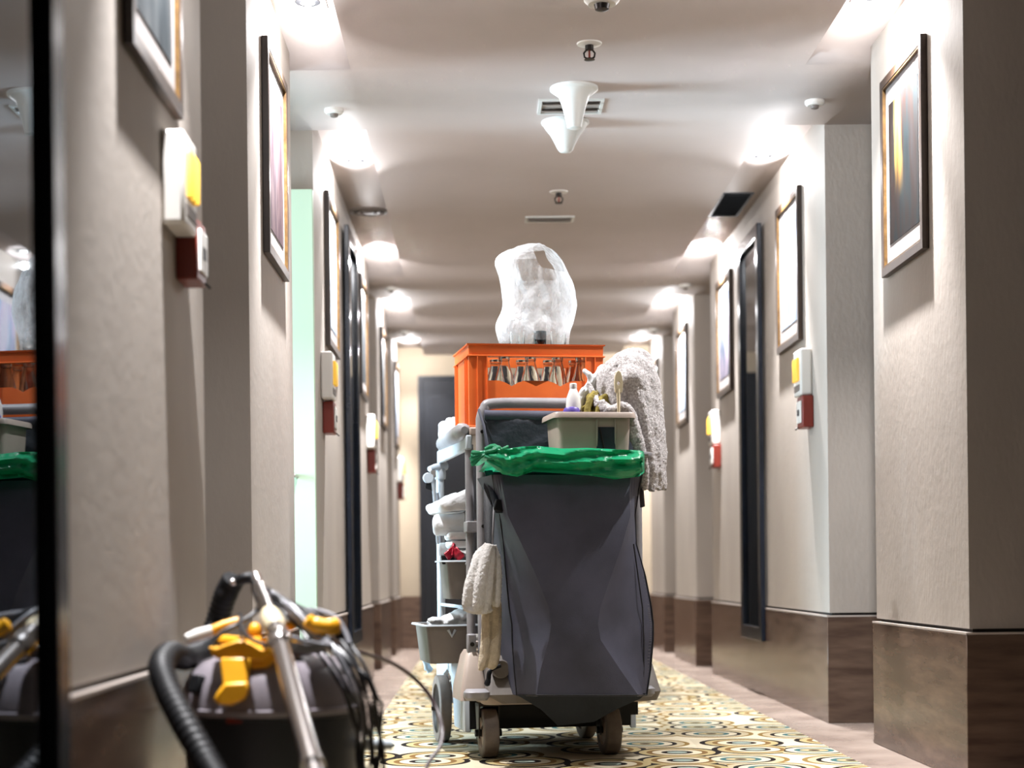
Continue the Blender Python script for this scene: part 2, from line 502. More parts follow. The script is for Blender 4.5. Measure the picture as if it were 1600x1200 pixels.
wall_run('left', -1, FACES[:3], True)
wall_run('left', -1, FACES[3:], False)
wall_run('right', 1, FACES, True)
struct(MB().bb((XL - NB - 0.2, 5.71, 2.09), (XL - NB, 6.48, 2.45)).build('wall_left', M['plaster']))   # over the open doorway
struct(MB().bb((XL - NB - 0.2, YEND, 0), (XR + NB + 0.2, YEND + 0.15, 2.45)).build('wall_end', M['end_plaster']))
struct(MB().bb((XL - NB - 0.2, YBACK - 0.15, 0), (XR + NB + 0.2, YBACK, 2.45)).build('wall_back', M['plaster']))
struct(MB().bb((XL, YEND - 0.012, 0), (-0.475, YEND, ST)).build('baseboard_end', M['stone']))
struct(MB().bb((0.585, YEND - 0.012, 0), (XR, YEND, ST)).build('baseboard_end', M['stone']))

# floor: polished stone with a carpet laid along the middle
struct(MB().bb((-4.2, YBACK, -0.1), (XR + NB + 0.2, YEND + 0.1, 0)).build('floor', M['marble']))
c = MB().bb((-0.42, YBACK + 0.1, 0), (1.158, YEND - 0.35, 0.006)).build('corridor_carpet', M['carpet'])
tag(c, 'patterned carpet of cream, olive and black rings along the corridor floor', 'carpet')

# ceiling: one surface, low in the middle and over the niches, raised in wall-side troughs
def ceiling():
    xs = [XL - NB - 0.2, XL - 0.012, TL, TR, XR + 0.012, XR + NB + 0.2]
    ys = sorted({YBACK, YEND} | {v for f in FACES for v in f} | {0.9, 3.6})
    def h(i, j):
        if i in (0, 2, 4): return HC
        ym = (ys[j] + ys[j + 1]) / 2
        return HR if any(a < ym < b for a, b in FACES) else HC
    m = MB(); nx, ny = len(xs) - 1, len(ys) - 1
    for i in range(nx):
        for j in range(ny):
            z = h(i, j)
            m.add([(xs[i], ys[j], z), (xs[i + 1], ys[j], z), (xs[i + 1], ys[j + 1], z), (xs[i], ys[j + 1], z)], [(0, 1, 2, 3)])
            if i + 1 < nx and h(i + 1, j) != z:
                z2 = h(i + 1, j); x = xs[i + 1]
                m.add([(x, ys[j], z), (x, ys[j + 1], z), (x, ys[j + 1], z2), (x, ys[j], z2)], [(0, 1, 2, 3)])
            if j + 1 < ny and h(i, j + 1) != z:
                z2 = h(i, j + 1); y = ys[j + 1]
                m.add([(xs[i], y, z), (xs[i + 1], y, z), (xs[i + 1], y, z2), (xs[i], y, z2)], [(0, 1, 2, 3)])
    o = m.build('ceiling', M['ceiling'], sharp=20, normals=False)
    bm = bmesh.new(); bm.from_mesh(o.data)
    bmesh.ops.remove_doubles(bm, verts=bm.verts, dist=1e-5)
    bm.to_mesh(o.data); bm.free()
    return struct(o)
ceiling()

# the guest room behind the open door on the left
M['room_wall'] = mat('guest_room_wall', rgb('#c9cdc0'), 0.8)
struct(MB().bb((-4.2, 4.3, 0), (-1.284, 4.4, 2.45)).build('wall_guest_room', M['room_wall']))
struct(MB().bb((-4.2, 7.6, 0), (-1.284, 7.7, 2.45)).build('wall_guest_room', M['room_wall']))
struct(MB().bb((-4.2, 4.3, 2.45), (-1.284, 7.7, 2.5)).build('ceiling_guest_room', M['room_wall']))
m = MB()
m.bb((-3.2, 4.4, 0), (-3.1, 5.40, 2.45)); m.bb((-3.2, 6.50, 0), (-3.1, 7.6, 2.45))
m.bb((-3.2, 5.40, 0), (-3.1, 6.50, 0.68)); m.bb((-3.2, 5.40, 1.82), (-3.1, 6.50, 2.45))
struct(m.build('wall_guest_room', M['room_wall']))
wn = struct(MB().bb((-3.17, 5.38, 0.66), (-3.13, 6.52, 1.84)).build('window_1', emit('daylit_pane', (0.8, 0.93, 1.0, 1), 2.0)))

# doors in the niches, one standing open
def niche_door(n, sg, y0, y1):
    x = (XL - NB) if sg < 0 else (XR + NB)
    s = -sg
    o = struct(MB().bb((x + s * 0.014, y0 + 0.03, 0.004), (x + s * 0.055, y1 - 0.03, 2.06)).build('door_%d' % n, M['navy_door'], bevel=0.003))
    for z0, z1 in ((0.15, 0.95), (1.1, 1.95)):
        MB().bb((x + s * 0.055, y0 + 0.14, z0), (x + s * 0.062, y1 - 0.14, z1)).build('panel', M['navy_door'], o, bevel=0.004)
    MB().tube([(x + s * 0.06, y0 + 0.08, 1.0), (x + s * 0.1, y0 + 0.08, 1.0), (x + s * 0.1, y0 + 0.2, 1.0)], 0.009, 8).build('handle', M['chrome'], o)
    k = MB()
    k.bb((x, y0 + 0.001, 0.002), (x + s * 0.07, y0 + 0.03, 2.09)); k.bb((x, y1 - 0.03, 0.002), (x + s * 0.07, y1 - 0.001, 2.09))
    k.bb((x, y0 + 0.03, 2.06), (x + s * 0.07, y1 - 0.03, 2.09))
    k.build('door_frame', M['navy_door'], o)
n = 1
for sg in (-1, 1):
    for a, b in ((FACES[i][1], FACES[i + 1][0]) for i in range(1, 5)):
        if sg < 0 and abs(a - 5.71) < 0.01: continue
        n += 1
        niche_door(n, sg, a + 0.02, b - 0.02)
leaf = struct(MB().bb((XL - NB + 0.01, 6.405, 0.008), (XL + 0.005, 6.445, 2.085)).build('door_9', M['pale_door'], bevel=0.002))
MB().tube([(XL - 0.07, 6.405, 0.98), (XL - 0.07, 6.36, 0.98), (XL - 0.18, 6.36, 0.98)], 0.009, 8).build('handle', M['chrome'], leaf)

# dark double door on the end wall
d = struct(MB().bb((-0.44, YEND - 0.05, 0.004), (0.55, YEND - 0.012, 2.13)).build('door_1', M['navy_door'], bevel=0.003))
for x0, x1 in ((-0.38, 0.03), (0.08, 0.49)):
    for z0, z1 in ((0.2, 0.95), (1.1, 2.0)):
        MB().bb((x0, YEND - 0.06, z0), (x1, YEND - 0.05, z1)).build('panel', M['navy_door'], d, bevel=0.006)
k = MB()
k.bb((-0.475, YEND - 0.06, 0.002), (-0.44, YEND, 2.16)); k.bb((0.55, YEND - 0.06, 0.002), (0.585, YEND, 2.16)); k.bb((-0.44, YEND - 0.06, 2.13), (0.55, YEND, 2.16))
k.build('door_frame', M['navy_door'], d)
MB().tube([(0.0, YEND - 0.06, 1.0), (0.0, YEND - 0.1, 1.0), (-0.1, YEND - 0.1, 1.0)], 0.009, 8).build('handle', M['chrome'], d)

# ------------------------------------------------------------------ downlights in the troughs
LAMP_Y = [3.25, 5.2, 7.2, 9.1, 10.97, 12.75]
WHICH = {-1.0: 'behind the camera position', 1.36: 'over the wall section beside the camera', 3.25: 'over the nearest wall picture',
         5.2: 'over the picture between two niches', 7.2: 'over the picture before the far mirror',
         9.1: 'over the picture just past the far mirror', 10.97: 'small, second from the end wall',
         12.75: 'in the farthest trough next to the end wall'}
def downlight():
    t = thing('downlight', 'x', 'downlight', (0, 0, 0), group='downlights in the wall-side ceiling troughs')
    m = MB(); a, b = 0.058, 0.042
    m.loft([[(x * a, y * a, 0) for x, y in ((-1, -1), (1, -1), (1, 1), (-1, 1))],
            [(x * a, y * a, -0.005) for x, y in ((-1, -1), (1, -1), (1, 1), (-1, 1))],
            [(x * b, y * b, -0.005) for x, y in ((-1, -1), (1, -1), (1, 1), (-1, 1))],
            [(x * b, y * b, -0.0005) for x, y in ((-1, -1), (1, -1), (1, 1), (-1, 1))]], cap=False)
    m.build('frame', M['white_plastic'], t, bevel=0.001)
    MB().lathe([(0.040, -0.0006), (0.040, -0.003), (0.024, -0.006), (0.024, -0.0055)], n=20, cap=False).build('gimbal', M['black'], t)
    MB().lathe([(0.0005, -0.004), (0.022, -0.005), (0.0005, -0.0085)], n=16).build('lens', M['lens'], t)
    ld = bpy.data.lights.new('beam', 'SPOT'); ld.energy = LAMP_W; ld.color = LAMP_C
    ld.spot_size = radians(66); ld.spot_blend = 0.7; ld.shadow_soft_size = 0.016
    s = bpy.data.objects.new('beam', ld); COL.objects.link(s); s.parent = t; s.location = (0, 0, -0.02); s.rotation_euler = (0, radians(13), 0)
    ld = bpy.data.lights.new('flood', 'SPOT'); ld.energy = FLOOD_W; ld.color = LAMP_C
    ld.spot_size = radians(112); ld.spot_blend = 0.55; ld.shadow_soft_size = 0.016
    s = bpy.data.objects.new('flood', ld); COL.objects.link(s); s.parent = t; s.location = (0, 0, -0.026)
    ld = bpy.data.lights.new('bulb', 'POINT'); ld.energy = CEIL_GLOW_W; ld.color = LAMP_C
    ld.shadow_soft_size = 0.016
    s = bpy.data.objects.new('bulb', ld); COL.objects.link(s); s.parent = t; s.location = (0, 0, -0.084)  # added light, hung below the flush lens to streak the ceiling
    return t
proto = downlight(); used = False
for y in LAMP_Y:
    for sg, x in ((-1, XL + 0.115), (1, XR - 0.115)):
        if sg > 0 and y < 4: continue            # the right side near the camera is dark in the photograph
        o = proto if not used else copy_tree(proto)
        used = True
        o.location = (x, y, HR)
        if y == 5.2:                                  # flood raised on this pair to brighten the cart's bag and towel
            for ch in kids(o):
                if ch.name.startswith('flood'):
                    ch.data = ch.data.copy(); ch.data.energy = FLOOD_W * 2.6
        o.rotation_euler = (0, 0, 0 if sg < 0 else pi)     # the beam leans towards its wall
        o['label'] = 'square downlight in the %s ceiling trough, %s' % ('left' if sg < 0 else 'right', WHICH[y])

# ------------------------------------------------------------------ framed pictures
ARTS = {
    'dark': art_mat('dark_painting', ['#070b0d', '#10181a', '#1c110d', '#1d1b1c'], ('#a8803c', 0.66, 0.13, 0.25, 0.7), (2, 7, 1.3)),
    'plum': art_mat('plum_painting', ['#120c11', '#33252c', '#4f4042', '#2a1e24'], ('#6f646a', 0.55, 0.16, 0.25, 0.8), (2, 5, 1.6)),
    'blue': art_mat('pale_blue_painting', ['#1f2a3c', '#6d7a8c', '#9aa4b0', '#a8b0b8'], ('#b4bcc4', 0.45, 0.25, 0.3, 0.6), (2, 4, 1.5)),
    'grey': art_mat('grey_painting', ['#15191d', '#292f33', '#3b4043', '#4e4d4c'], ('#5c5a58', 0.5, 0.12, 0.2, 0.7), (2, 5, 1.5)),
    'teal': art_mat('teal_painting', ['#0d2f35', '#3a4450', '#776c78', '#84858c'], ('#96929a', 0.5, 0.2, 0.3, 0.7), (2, 4, 1.2)),
}
def picture(sg, y, art, label, inner='gilt'):
    x = XL if sg < 0 else XR
    s = -sg
    w_, z0, z1 = 0.51, 1.56, 2.205
    t = thing('framed_picture', label, 'picture', (x, y, z0), group='framed pictures on the corridor walls')
    def ring(mb, ww, hh0, hh1, ww2, i0, i1, d0, d1):
        o4 = [(-ww / 2, hh0), (ww / 2, hh0), (ww / 2, hh1), (-ww / 2, hh1)]
        i4 = [(-ww2 / 2, i0), (ww2 / 2, i0), (ww2 / 2, i1), (-ww2 / 2, i1)]
        mb.loft([[(s * d0, a, b) for a, b in o4], [(s * d1, a, b) for a, b in o4], [(s * d1, a, b) for a, b in i4], [(s * d0, a, b) for a, b in i4]], cap=False, loop=True)
    H = z1 - z0
    f = MB(); ring(f, w_, 0, H, w_ - 0.056, 0.028, H - 0.028, 0.001, 0.021)
    f.build('frame', M['wood_frame'], t, sharp=20, bevel=0.0015)
    f = MB(); ring(f, w_ - 0.056, 0.028, H - 0.028, w_ - 0.068, 0.034, H - 0.034, 0.004, 0.019)
    f.build('inner_edge', M[inner], t, sharp=20)
    MB().bb((s * 0.003, -w_ / 2 + 0.03, 0.03), (s * 0.009, w_ / 2 - 0.03, H - 0.03)).build('mat_board', M['mat_board'], t)
    MB().bb((s * 0.009, -w_ / 2 + 0.075, 0.095), (s * 0.0105, w_ / 2 - 0.075, H - 0.095)).build('artwork', ARTS[art], t)
picture(-1, 3.25, 'grey', 'framed picture cut off by the top edge, nearest on the left wall')
picture(-1, 5.2, 'plum', 'framed plum and pink abstract on the left wall between two door niches')
picture(-1, 7.2, 'blue', 'framed picture on the left wall above the alarm box, before the tall dark mirror')
picture(-1, 9.1, 'grey', 'framed picture on the left wall just past the tall dark mirror')
picture(-1, 11.0, 'grey', 'small far framed picture on the left wall, last before the end section')
picture(-1, 12.75, 'blue', 'farthest framed picture on the left wall, next to the end wall')
picture(1, 5.25, 'dark', 'framed dark abstract with a golden streak, nearest on the right wall')
picture(1, 7.2, 'blue', 'framed pale blue picture on the right wall above the white and red alarm box')
picture(1, 9.1, 'teal', 'framed pale picture with a teal corner on the right wall behind the tall mirror')
picture(1, 11.0, 'blue', 'small far framed blue picture on the right wall right of the draped towel')
picture(1, 12.75, 'grey', 'farthest framed picture on the right wall, next to the end wall')

# ------------------------------------------------------------------ tall mirrors
def wall_mirror(sg, y0, y1, label):
    x = XL if sg < 0 else XR
    s = -sg
    t = thing('wall_mirror', label, 'mirror', (x, (y0 + y1) / 2, 0.26), group='tall black-framed mirrors')
    hw, H, e = (y1 - y0) / 2, 1.98, 0.065
    f = MB()
    o4 = [(-hw, 0), (hw, 0), (hw, H), (-hw, H)]; i4 = [(-hw + e, e), (hw - e, e), (hw - e, H - e), (-hw + e, H - e)]
    d0 = 0.013
    f.loft([[(s * d0, a, b) for a, b in o4], [(s * 0.036, a, b) for a, b in o4], [(s * 0.036, a, b) for a, b in i4], [(s * d0, a, b) for a, b in i4]], cap=False, loop=True)
    f.build('frame', M['black_frame'], t, sharp=20, bevel=0.003)
    MB().bb((s * 0.014, -hw + e, e), (s * 0.019, hw - e, H - e)).build('glass', M['mirror'], t)
wall_mirror(-1, 1.80, 2.425, 'tall dark mirror in a black frame at the left edge, reflecting cart and vacuum')
wall_mirror(-1, 7.80, 8.42, 'tall narrow black-framed mirror down the left wall between two pictures')
wall_mirror(1, 7.86, 8.46, 'tall black-framed mirror on the right wall between two pictures')

# ------------------------------------------------------------------ alarm sounders and red call points
def sounder(sg, y, label, z=1.31):
    x = XL if sg < 0 else XR
    s = -sg
    t = thing('alarm_sounder', label, 'alarm', (x, y, z), group='white alarm sounders with yellow strobes')
    MB().bb((s * 0.0005, -0.075, 0), (s * 0.048, 0.075, 0.19)).build('housing', M['white_plastic'], t, bevel=0.008, seg=3)
    for k in range(3):
        yy = -0.034 + k * 0.034
        MB().lathe([(0.0125, 0), (0.0125, 0.085), (0.008, 0.095)], (s * 0.049, yy, 0.06), n=12).build('strobe', M['strobe'], t)
    MB().bb((s * 0.048, -0.055, 0.02), (s * 0.051, 0.055, 0.045)).build('grille', M['grey_vent'], t)
def callpoint(sg, y, label, z=1.225):
    x = XL if sg < 0 else XR
    s = -sg
    t = thing('fire_call_point', label, 'call point', (x, y, z), group='red fire call points')
    MB().bb((s * 0.0005, -0.058, 0), (s * 0.046, 0.058, 0.13)).build('housing', M['red_plastic'], t, bevel=0.005)
    MB().bb((s * 0.046, -0.045, 0.02), (s * 0.052, 0.045, 0.11)).build('glass_plate', M['white_plastic'], t, bevel=0.003)
    MB().bb((s * 0.052, -0.018, 0.05), (s * 0.054, 0.018, 0.075)).build('press_mark', M['black'], t)
    MB().tube([(s * 0.05, 0.02, 0.004), (s * 0.058, 0.03, -0.004), (s * 0.05, 0.04, 0.004)], 0.003, 6).build('key_slot', M['dark_metal'], t)
for sg, y, nm in ((-1, 3.42, 'nearest on the left wall'), (-1, 6.78, 'on the left wall beside the open pale door'), (-1, 9.45, 'far on the left wall past the tall mirror'),
                  (-1, 12.9, 'farthest on the left wall by the end wall'), (1, 6.84, 'on the right wall below the pale blue picture'), (1, 9.42, 'far on the right wall past the tall mirror')):
    sounder(sg, y, 'white alarm box with yellow strobes, ' + nm)
    callpoint(sg, y + (0.14 if sg < 0 and y < 4 else (-0.04 if sg > 0 else 0.05)), 'red call point under the alarm box, ' + nm, 1.225 if y < 4 else 1.176)

# ------------------------------------------------------------------ fittings on the ceiling
def detector(x, y, label, big=False):
    t = thing('smoke_detector', label, 'detector', (x, y, HC), group='small round ceiling detectors')
    k = 1.5 if big else 1.0
    MB().lathe([(0.036 * k, 0), (0.036 * k, -0.010 * k), (0.028 * k, -0.018 * k)], n=24).build('base', M['white_plastic'], t)
    m = MB().lathe([(0.016 * k, -0.018 * k), (0.014 * k, -0.028 * k), (0.006 * k, -0.031 * k)], n=16)
    m.build('sensor', M['dark_metal'] if big else M['grey_vent'], t)
detector(0.385, 5.0, 'round detector with a dark face at the top edge of the picture', True)
detector(-0.524, 6.19, 'small white detector on the left of the pale ceiling band')
detector(1.256, 6.15, 'small white detector on the right of the blue-lit ceiling band')
detector(-0.52, 10.07, 'small far detector on the left ceiling, over the fourth door niche')
detector(1.26, 10.07, 'small far detector on the right ceiling, over the fourth door niche')
detector(-0.52, 11.9, 'farthest small detector on the left ceiling')
detector(1.26, 11.9, 'farthest small detector on the right ceiling')

def sprinkler(x, y, label):
    t = thing('sprinkler', label, 'sprinkler', (x, y, HC), group='dark ceiling sprinklers')
    MB().lathe([(0.042, 0), (0.040, -0.004), (0.022, -0.007)], n=20).build('flange', M['white_plastic'], t)
    MB().lathe([(0.014, -0.006), (0.014, -0.022), (0.010, -0.024)], n=12).build('neck', M['dark_metal'], t)
    for s in (-1, 1):
        MB().tube([(s * 0.010, 0, -0.022), (s * 0.018, 0, -0.032), (s * 0.016, 0, -0.045), (s * 0.004, 0, -0.052)], 0.0032, 6).build('yoke_arm', M['dark_metal'], t)
    MB().lathe([(0.003, -0.024), (0.004, -0.050)], n=8).build('bulb', M['red_plastic'], t)
    MB().lathe([(0.016, -0.051), (0.018, -0.054), (0.004, -0.056)], n=16).build('deflector', M['dark_metal'], t)
sprinkler(0.377, 5.45, 'dark sprinkler on the ceiling in front of the white cones')
sprinkler(0.377, 7.57, 'dark sprinkler on the ceiling beyond the white cones')

t = thing('ceiling_cone', 'white straight cone hanging from the ceiling, nearer of the two, over the slot vent', 'ceiling fixture', (0.355, 5.95, HC), group='white funnel fixtures on the ceiling')
MB().lathe([(0.086, 0), (0.086, -0.008), (0.078, -0.014)], n=36).build('flange', M['cone_plastic'], t)
MB().lathe([(0.078, -0.014), (0.056, -0.030), (0.045, -0.06), (0.034, -0.10), (0.025, -0.143), (0.018, -0.146)], n=36).build('cone', M['cone_plastic'], t)
t = thing('ceiling_cone', 'white trumpet-shaped cone on the ceiling, farther and lower in the picture', 'ceiling fixture', (0.347, 6.40, HC), group='white funnel fixtures on the ceiling')
MB().lathe([(0.092, 0), (0.092, -0.006), (0.086, -0.010)], n=36).build('flange', M['cone_plastic'], t)
MB().lathe([(0.086, -0.010), (0.075, -0.028), (0.058, -0.050), (0.042, -0.080), (0.030, -0.105), (0.022, -0.115), (0.010, -0.118)], n=36).build('cone', M['cone_plastic'], t)

def slot_vent(x, y, w_, d_, z, label, dark, slats):
    t = thing('air_vent', label, 'vent', (x, y, z))
    a = [(-w_ / 2, -d_ / 2), (w_ / 2, -d_ / 2), (w_ / 2, d_ / 2), (-w_ / 2, d_ / 2)]
    b = [(p * (1 - 0.024 / w_), q * (1 - 0.024 / d_)) for p, q in a]
    MB().loft([[(p, q, 0) for p, q in a], [(p, q, -0.006) for p, q in a], [(p, q, -0.006) for p, q in b], [(p, q, -0.0005) for p, q in b]], cap=False).build('frame', M['cone_plastic'] if not dark else M['dark_vent'], t, sharp=20)
    MB().bb((b[0][0], b[0][1], -0.001), (b[2][0], b[2][1], 0)).build('backing', M['dark_vent'] if dark else M['pale_vent'], t)
    for k in range(slats):
        q = b[0][1] + (b[2][1] - b[0][1]) * (k + 0.5) / slats
        MB().box((0, q, -0.004), (w_ - 0.03, (d_ - 0.03) / slats * 0.55, 0.002), rx=0.5).build('slat', M['dark_vent'] if dark else M['pale_vent'], t)
slot_vent(0.355, 6.18, 0.24, 0.19, HC, 'square grey ceiling vent behind the white cones', False, 2)
slot_vent(0.36, 8.15, 0.24, 0.12, HC, 'flat pale slot vent on the ceiling beyond the second sprinkler', False, 2)
slot_vent(1.245, 8.15, 0.15, 0.52, HR, 'long black louvred vent in the right ceiling trough', True, 10)
t = thing('round_diffuser', 'round grey air diffuser in the left ceiling trough', 'vent', (-0.53, 8.2, HR))
MB().lathe([(0.095, 0), (0.095, -0.006), (0.082, -0.010), (0.078, -0.004)], n=36, cap=False).build('rim', M['grey_vent'], t)
MB().lathe([(0.06, -0.003), (0.058, -0.010), (0.045, -0.012), (0.042, -0.004)], n=30, cap=False).build('ring', M['grey_vent'], t)
MB().lathe([(0.030, -0.002), (0.028, -0.012), (0.004, -0.014)], n=20).build('hub', M['grey_vent'], t)
MB().lathe([(0.080, 0), (0.080, -0.001)], n=30).build('backing', M['dark_vent'], t)


# ================================================================== THE HOUSEKEEPING CART
C0 = Vector((0, 0, 0))
CART = thing('housekeeping_cart', 'grey housekeeping cart with charcoal laundry bag standing mid-corridor on the carpet', 'cart', C0, cart)
FLOOR_Z = 0.006

def wheel(c, r, wd, fat, hub_mat, parent=CART, name='wheel'):
    """tyre with a rounded tread on a hub; axle along cart x"""
    x0 = -wd / 2
    w_ = MB().lathe([(r * fat, x0), (r * 0.96, x0), (r * 0.99, x0 + wd * 0.05), (r, x0 + wd * 0.12), (r, -x0 - wd * 0.12), (r * 0.99, -x0 - wd * 0.05), (r * 0.96, -x0), (r * fat, -x0)], c, n=36, axis='x', cap=False)
    n = 36
    w_.f.append(None); w_.f.pop()
    o = w_.build(name, M['tyre'], parent, sharp=50)
    h = MB().lathe([(0.002, x0 * 0.86), (r * 0.2, x0 * 0.95), (r * fat * 0.6, x0 * 0.62), (r * fat * 0.95, x0 * 0.7), (r * fat * 1.0, x0), (r * fat * 1.0, -x0), (r * fat * 0.95, -x0 * 0.7), (r * fat * 0.6, -x0 * 0.62), (r * 0.2, -x0 * 0.95), (0.002, -x0 * 0.86)], c, n=30, axis='x')
    h.build('hub', hub_mat, o, sharp=40)
    MB().lathe([(0.008, x0 - 0.016), (0.008, -x0 + 0.016)], c, n=10, axis='x').build('axle', M['dark_metal'], o)
    return o

# front castors
for px, py in ((763, 1187), (952, 1183)):
    x = L(px, 1150, 0).x
    r, wd = 0.080, 0.048
    c = Vector((x, 0.0, FLOOR_Z + r))
    o = wheel(c, r, wd, 0.62, M['grey_plastic'], name='castor_wheel')
    f = MB()
    for s in (-1, 1):
        f.prism([(x + s * 0.030, -0.022, 0.178), (x + s * 0.030, 0.045, 0.178), (x + s * 0.030, 0.02, FLOOR_Z + r - 0.016), (x + s * 0.030, -0.016, FLOOR_Z + r - 0.016)], (s * 0.004, 0, 0))
    f.bb((x - 0.034, -0.022, 0.172), (x + 0.034, 0.045, 0.180))
    f.build('castor_fork', M['dark_metal'], CART)
    MB().lathe([(0.012, -0.043), (0.012, 0.043)], c, n=10, axis='x').build('castor_bolt', M['black'], CART)
# rear wheels
for x, lab in ((-0.275, 1), (0.245, 0)):
    r, wd = 0.118, 0.040
    wheel(Vector((x, 0.54, FLOOR_Z + r)), r, wd, 0.74, M['dark_metal'], name='rear_wheel')

# base: moulded tray with a sloping front skirt, corner housings, bumpers
def ring4(x0, x1, y0, y1, z, r=0.03, n=4):
    out = []
    for cx, cy, a0 in ((x1 - r, y0 + r, -pi / 2), (x1 - r, y1 - r, 0), (x0 + r, y1 - r, pi / 2), (x0 + r, y0 + r, pi)):
        for k in range(n + 1):
            a = a0 + pi / 2 * k / n
            out.append(Vector((cx + r * cos(a), cy + r * sin(a), z)))
    return out
b = MB()
b.loft([ring4(-0.225, 0.320, -0.085, 0.80, 0.181), ring4(-0.240, 0.335, -0.095, 0.82, 0.196), ring4(-0.240, 0.335, -0.095, 0.82, 0.210), ring4(-0.215, 0.315, -0.075, 0.80, 0.228)])
b.build('base_tray', M['grey_plastic'], CART, sharp=45)
MB().bb((-0.215, 0.02, 0.130), (0.30, 0.78, 0.180)).build('undercarriage', M['black'], CART)
# front skirt: tan-grey box rising from the tray between the castors
b = MB()
b.loft([ring4(-0.175, 0.335, -0.105, 0.05, 0.186, 0.02), ring4(-0.225, 0.345, -0.115, 0.06, 0.215, 0.02), ring4(-0.215, 0.33, -0.07, 0.06, 0.30, 0.02), ring4(-0.205, 0.32, -0.04, 0.055, 0.335, 0.02)])
b.build('front_skirt', M['bin_grey'], CART, sharp=45)
for s, x in ((-1, -0.255), (1, 0.283)):
    h = MB()
    h.loft([ring4(x - 0.046, x + 0.040, -0.075, 0.12, 0.195, 0.015), ring4(x - 0.044, x + 0.038, -0.07, 0.12, 0.235, 0.015), ring4(x - 0.022, x + 0.026, -0.03, 0.10, 0.335, 0.015), ring4(x - 0.012, x + 0.022, -0.015, 0.09, 0.352, 0.012)])
    h.build('corner_housing', M['grey_plastic'], CART, sharp=45)
    b = MB()
    b.loft([ring4(x - 0.030, x + 0.034, -0.115, -0.05, 0.198, 0.02), ring4(x - 0.038, x + 0.042, -0.125, -0.05, 0.208, 0.025), ring4(x - 0.038, x + 0.042, -0.125, -0.05, 0.224, 0.025), ring4(x - 0.028, x + 0.032, -0.115, -0.05, 0.233, 0.02)])
    b.build('bumper', M['tube_grey'], CART, sharp=45)
    MB().bb((x - 0.014, -0.02, 0.34), (x + 0.014, 0.01, 0.405)).build('post_clamp', M['tube_grey'], CART, bevel=0.005)
    MB().lathe([(0.007, -0.006), (0.007, 0.004)], (x, -0.024, 0.372), n=10, axis='y').build('bolt', M['dark_metal'], CART)
# left rear side housing beside the big wheel (the pale panel)
h = MB()
h.prism([(-0.255, 0.14, 0.075), (-0.255, 0.14, 0.23), (-0.255, 0.20, 0.345), (-0.255, 0.80, 0.345), (-0.255, 0.80, 0.16), (-0.255, 0.68, 0.16), (-0.255, 0.63, 0.24), (-0.255, 0.54, 0.262), (-0.255, 0.45, 0.24), (-0.255, 0.40, 0.16), (-0.255, 0.38, 0.075)], (0.02, 0, 0))
h.build('side_panel', M['pale_plastic'], CART, sharp=30, bevel=0.003)
h = MB()
h.prism([(0.325, 0.14, 0.075), (0.325, 0.14, 0.23), (0.325, 0.20, 0.345), (0.325, 0.80, 0.345), (0.325, 0.80, 0.16), (0.325, 0.38, 0.16)], (-0.02, 0, 0))
h.build('side_panel', M['pale_plastic'], CART, sharp=30, bevel=0.003)
MB().bb((-0.24, 0.135, 0.085), (0.305, 0.15, 0.185)).build('cross_plate', M['black'], CART)

# frame: bent handle tube at the front, second posts, rear posts, rails and shelves
ZT = 1.148
tl = L(752, 700, 0.04).x
tr = 0.308
pts = [(tl, 0.04, 0.335), (tl, 0.04, ZT - 0.05), (tl + 0.012, 0.04, ZT - 0.018), (tl + 0.045, 0.04, ZT), ((tl + tr) / 2, 0.04, ZT + 0.002), (tr - 0.045, 0.04, ZT), (tr - 0.012, 0.04, ZT - 0.018), (tr, 0.04, ZT - 0.05), (tr, 0.04, 0.335)]
path = [Vector(pts[0])] + bez(pts[1:8], 5) + [Vector(pts[8])]
MB().tube(path, 0.0175, 14).build('handle_frame', M['tube_grey'], CART)
for z in (1.055, 0.985, 0.75):
    MB().lathe([(0.006, -0.003), (0.0055, 0.003)], (tl, 0.0225, z), n=10, axis='y').build('rivet', M['dark_metal'], CART)
for x in (L(734, 800, 0.11).x, tr + 0.005):
    MB().tube([(x, 0.11, 0.32), (x, 0.11, 1.02)], 0.014, 12).build('inner_post', M['tube_grey'], CART)
    MB().bb((x - 0.018, 0.06, 0.732), (x + 0.018, 0.13, 0.768)).build('clamp', M['tube_grey'], CART, bevel=0.003)
for x in (-0.238, 0.292):
    MB().tube([(x, 0.78, 0.22), (x, 0.78, 0.99)], 0.0145, 12).build('rear_post', M['pale_plastic'], CART)
    MB().lathe([(0.020, 0.945), (0.022, 0.95), (0.022, 0.99), (0.018, 0.995)], (x, 0.78, 0), n=14).build('post_socket', M['pale_plastic'], CART)
ra, rb = L(733, 690, 0.075), L(687, 714, 0.80)
MB().prism([ra + Vector((-0.010, 0, -0.025)), ra + Vector((0.010, 0, -0.025)), ra + Vector((0.010, 0, 0.022)), ra + Vector((-0.010, 0, 0.022))], rb - ra).build('side_rail', M['pale_plastic'], CART, bevel=0.005)
MB().bb((0.290, 0.06, 0.995), (0.312, 0.80, 1.045)).build('side_rail', M['pale_plastic'], CART, bevel=0.006)
MB().bb((-0.24, 0.075, 1.047), (0.305, 0.80, 1.075)).build('top_shelf', M['grey_plastic'], CART, bevel=0.006)
pa_, pb_ = L(726, 672, 0.08), L(692, 695, 0.78)
MB().tube([pa_, pa_.lerp(pb_, 0.02), pa_.lerp(pb_, 0.1), pa_.lerp(pb_, 0.93), pa_.lerp(pb_, 0.985), pb_], [0.012, 0.022, 0.029, 0.030, 0.024, 0.012], 16).build('padded_roll', M['tube_grey'], CART)
for z in (0.598, 0.36):
    MB().bb((-0.222, 0.14, z), (0.285, 0.765, z + 0.016)).build('shelf', M['grey_plastic'], CART, bevel=0.004)
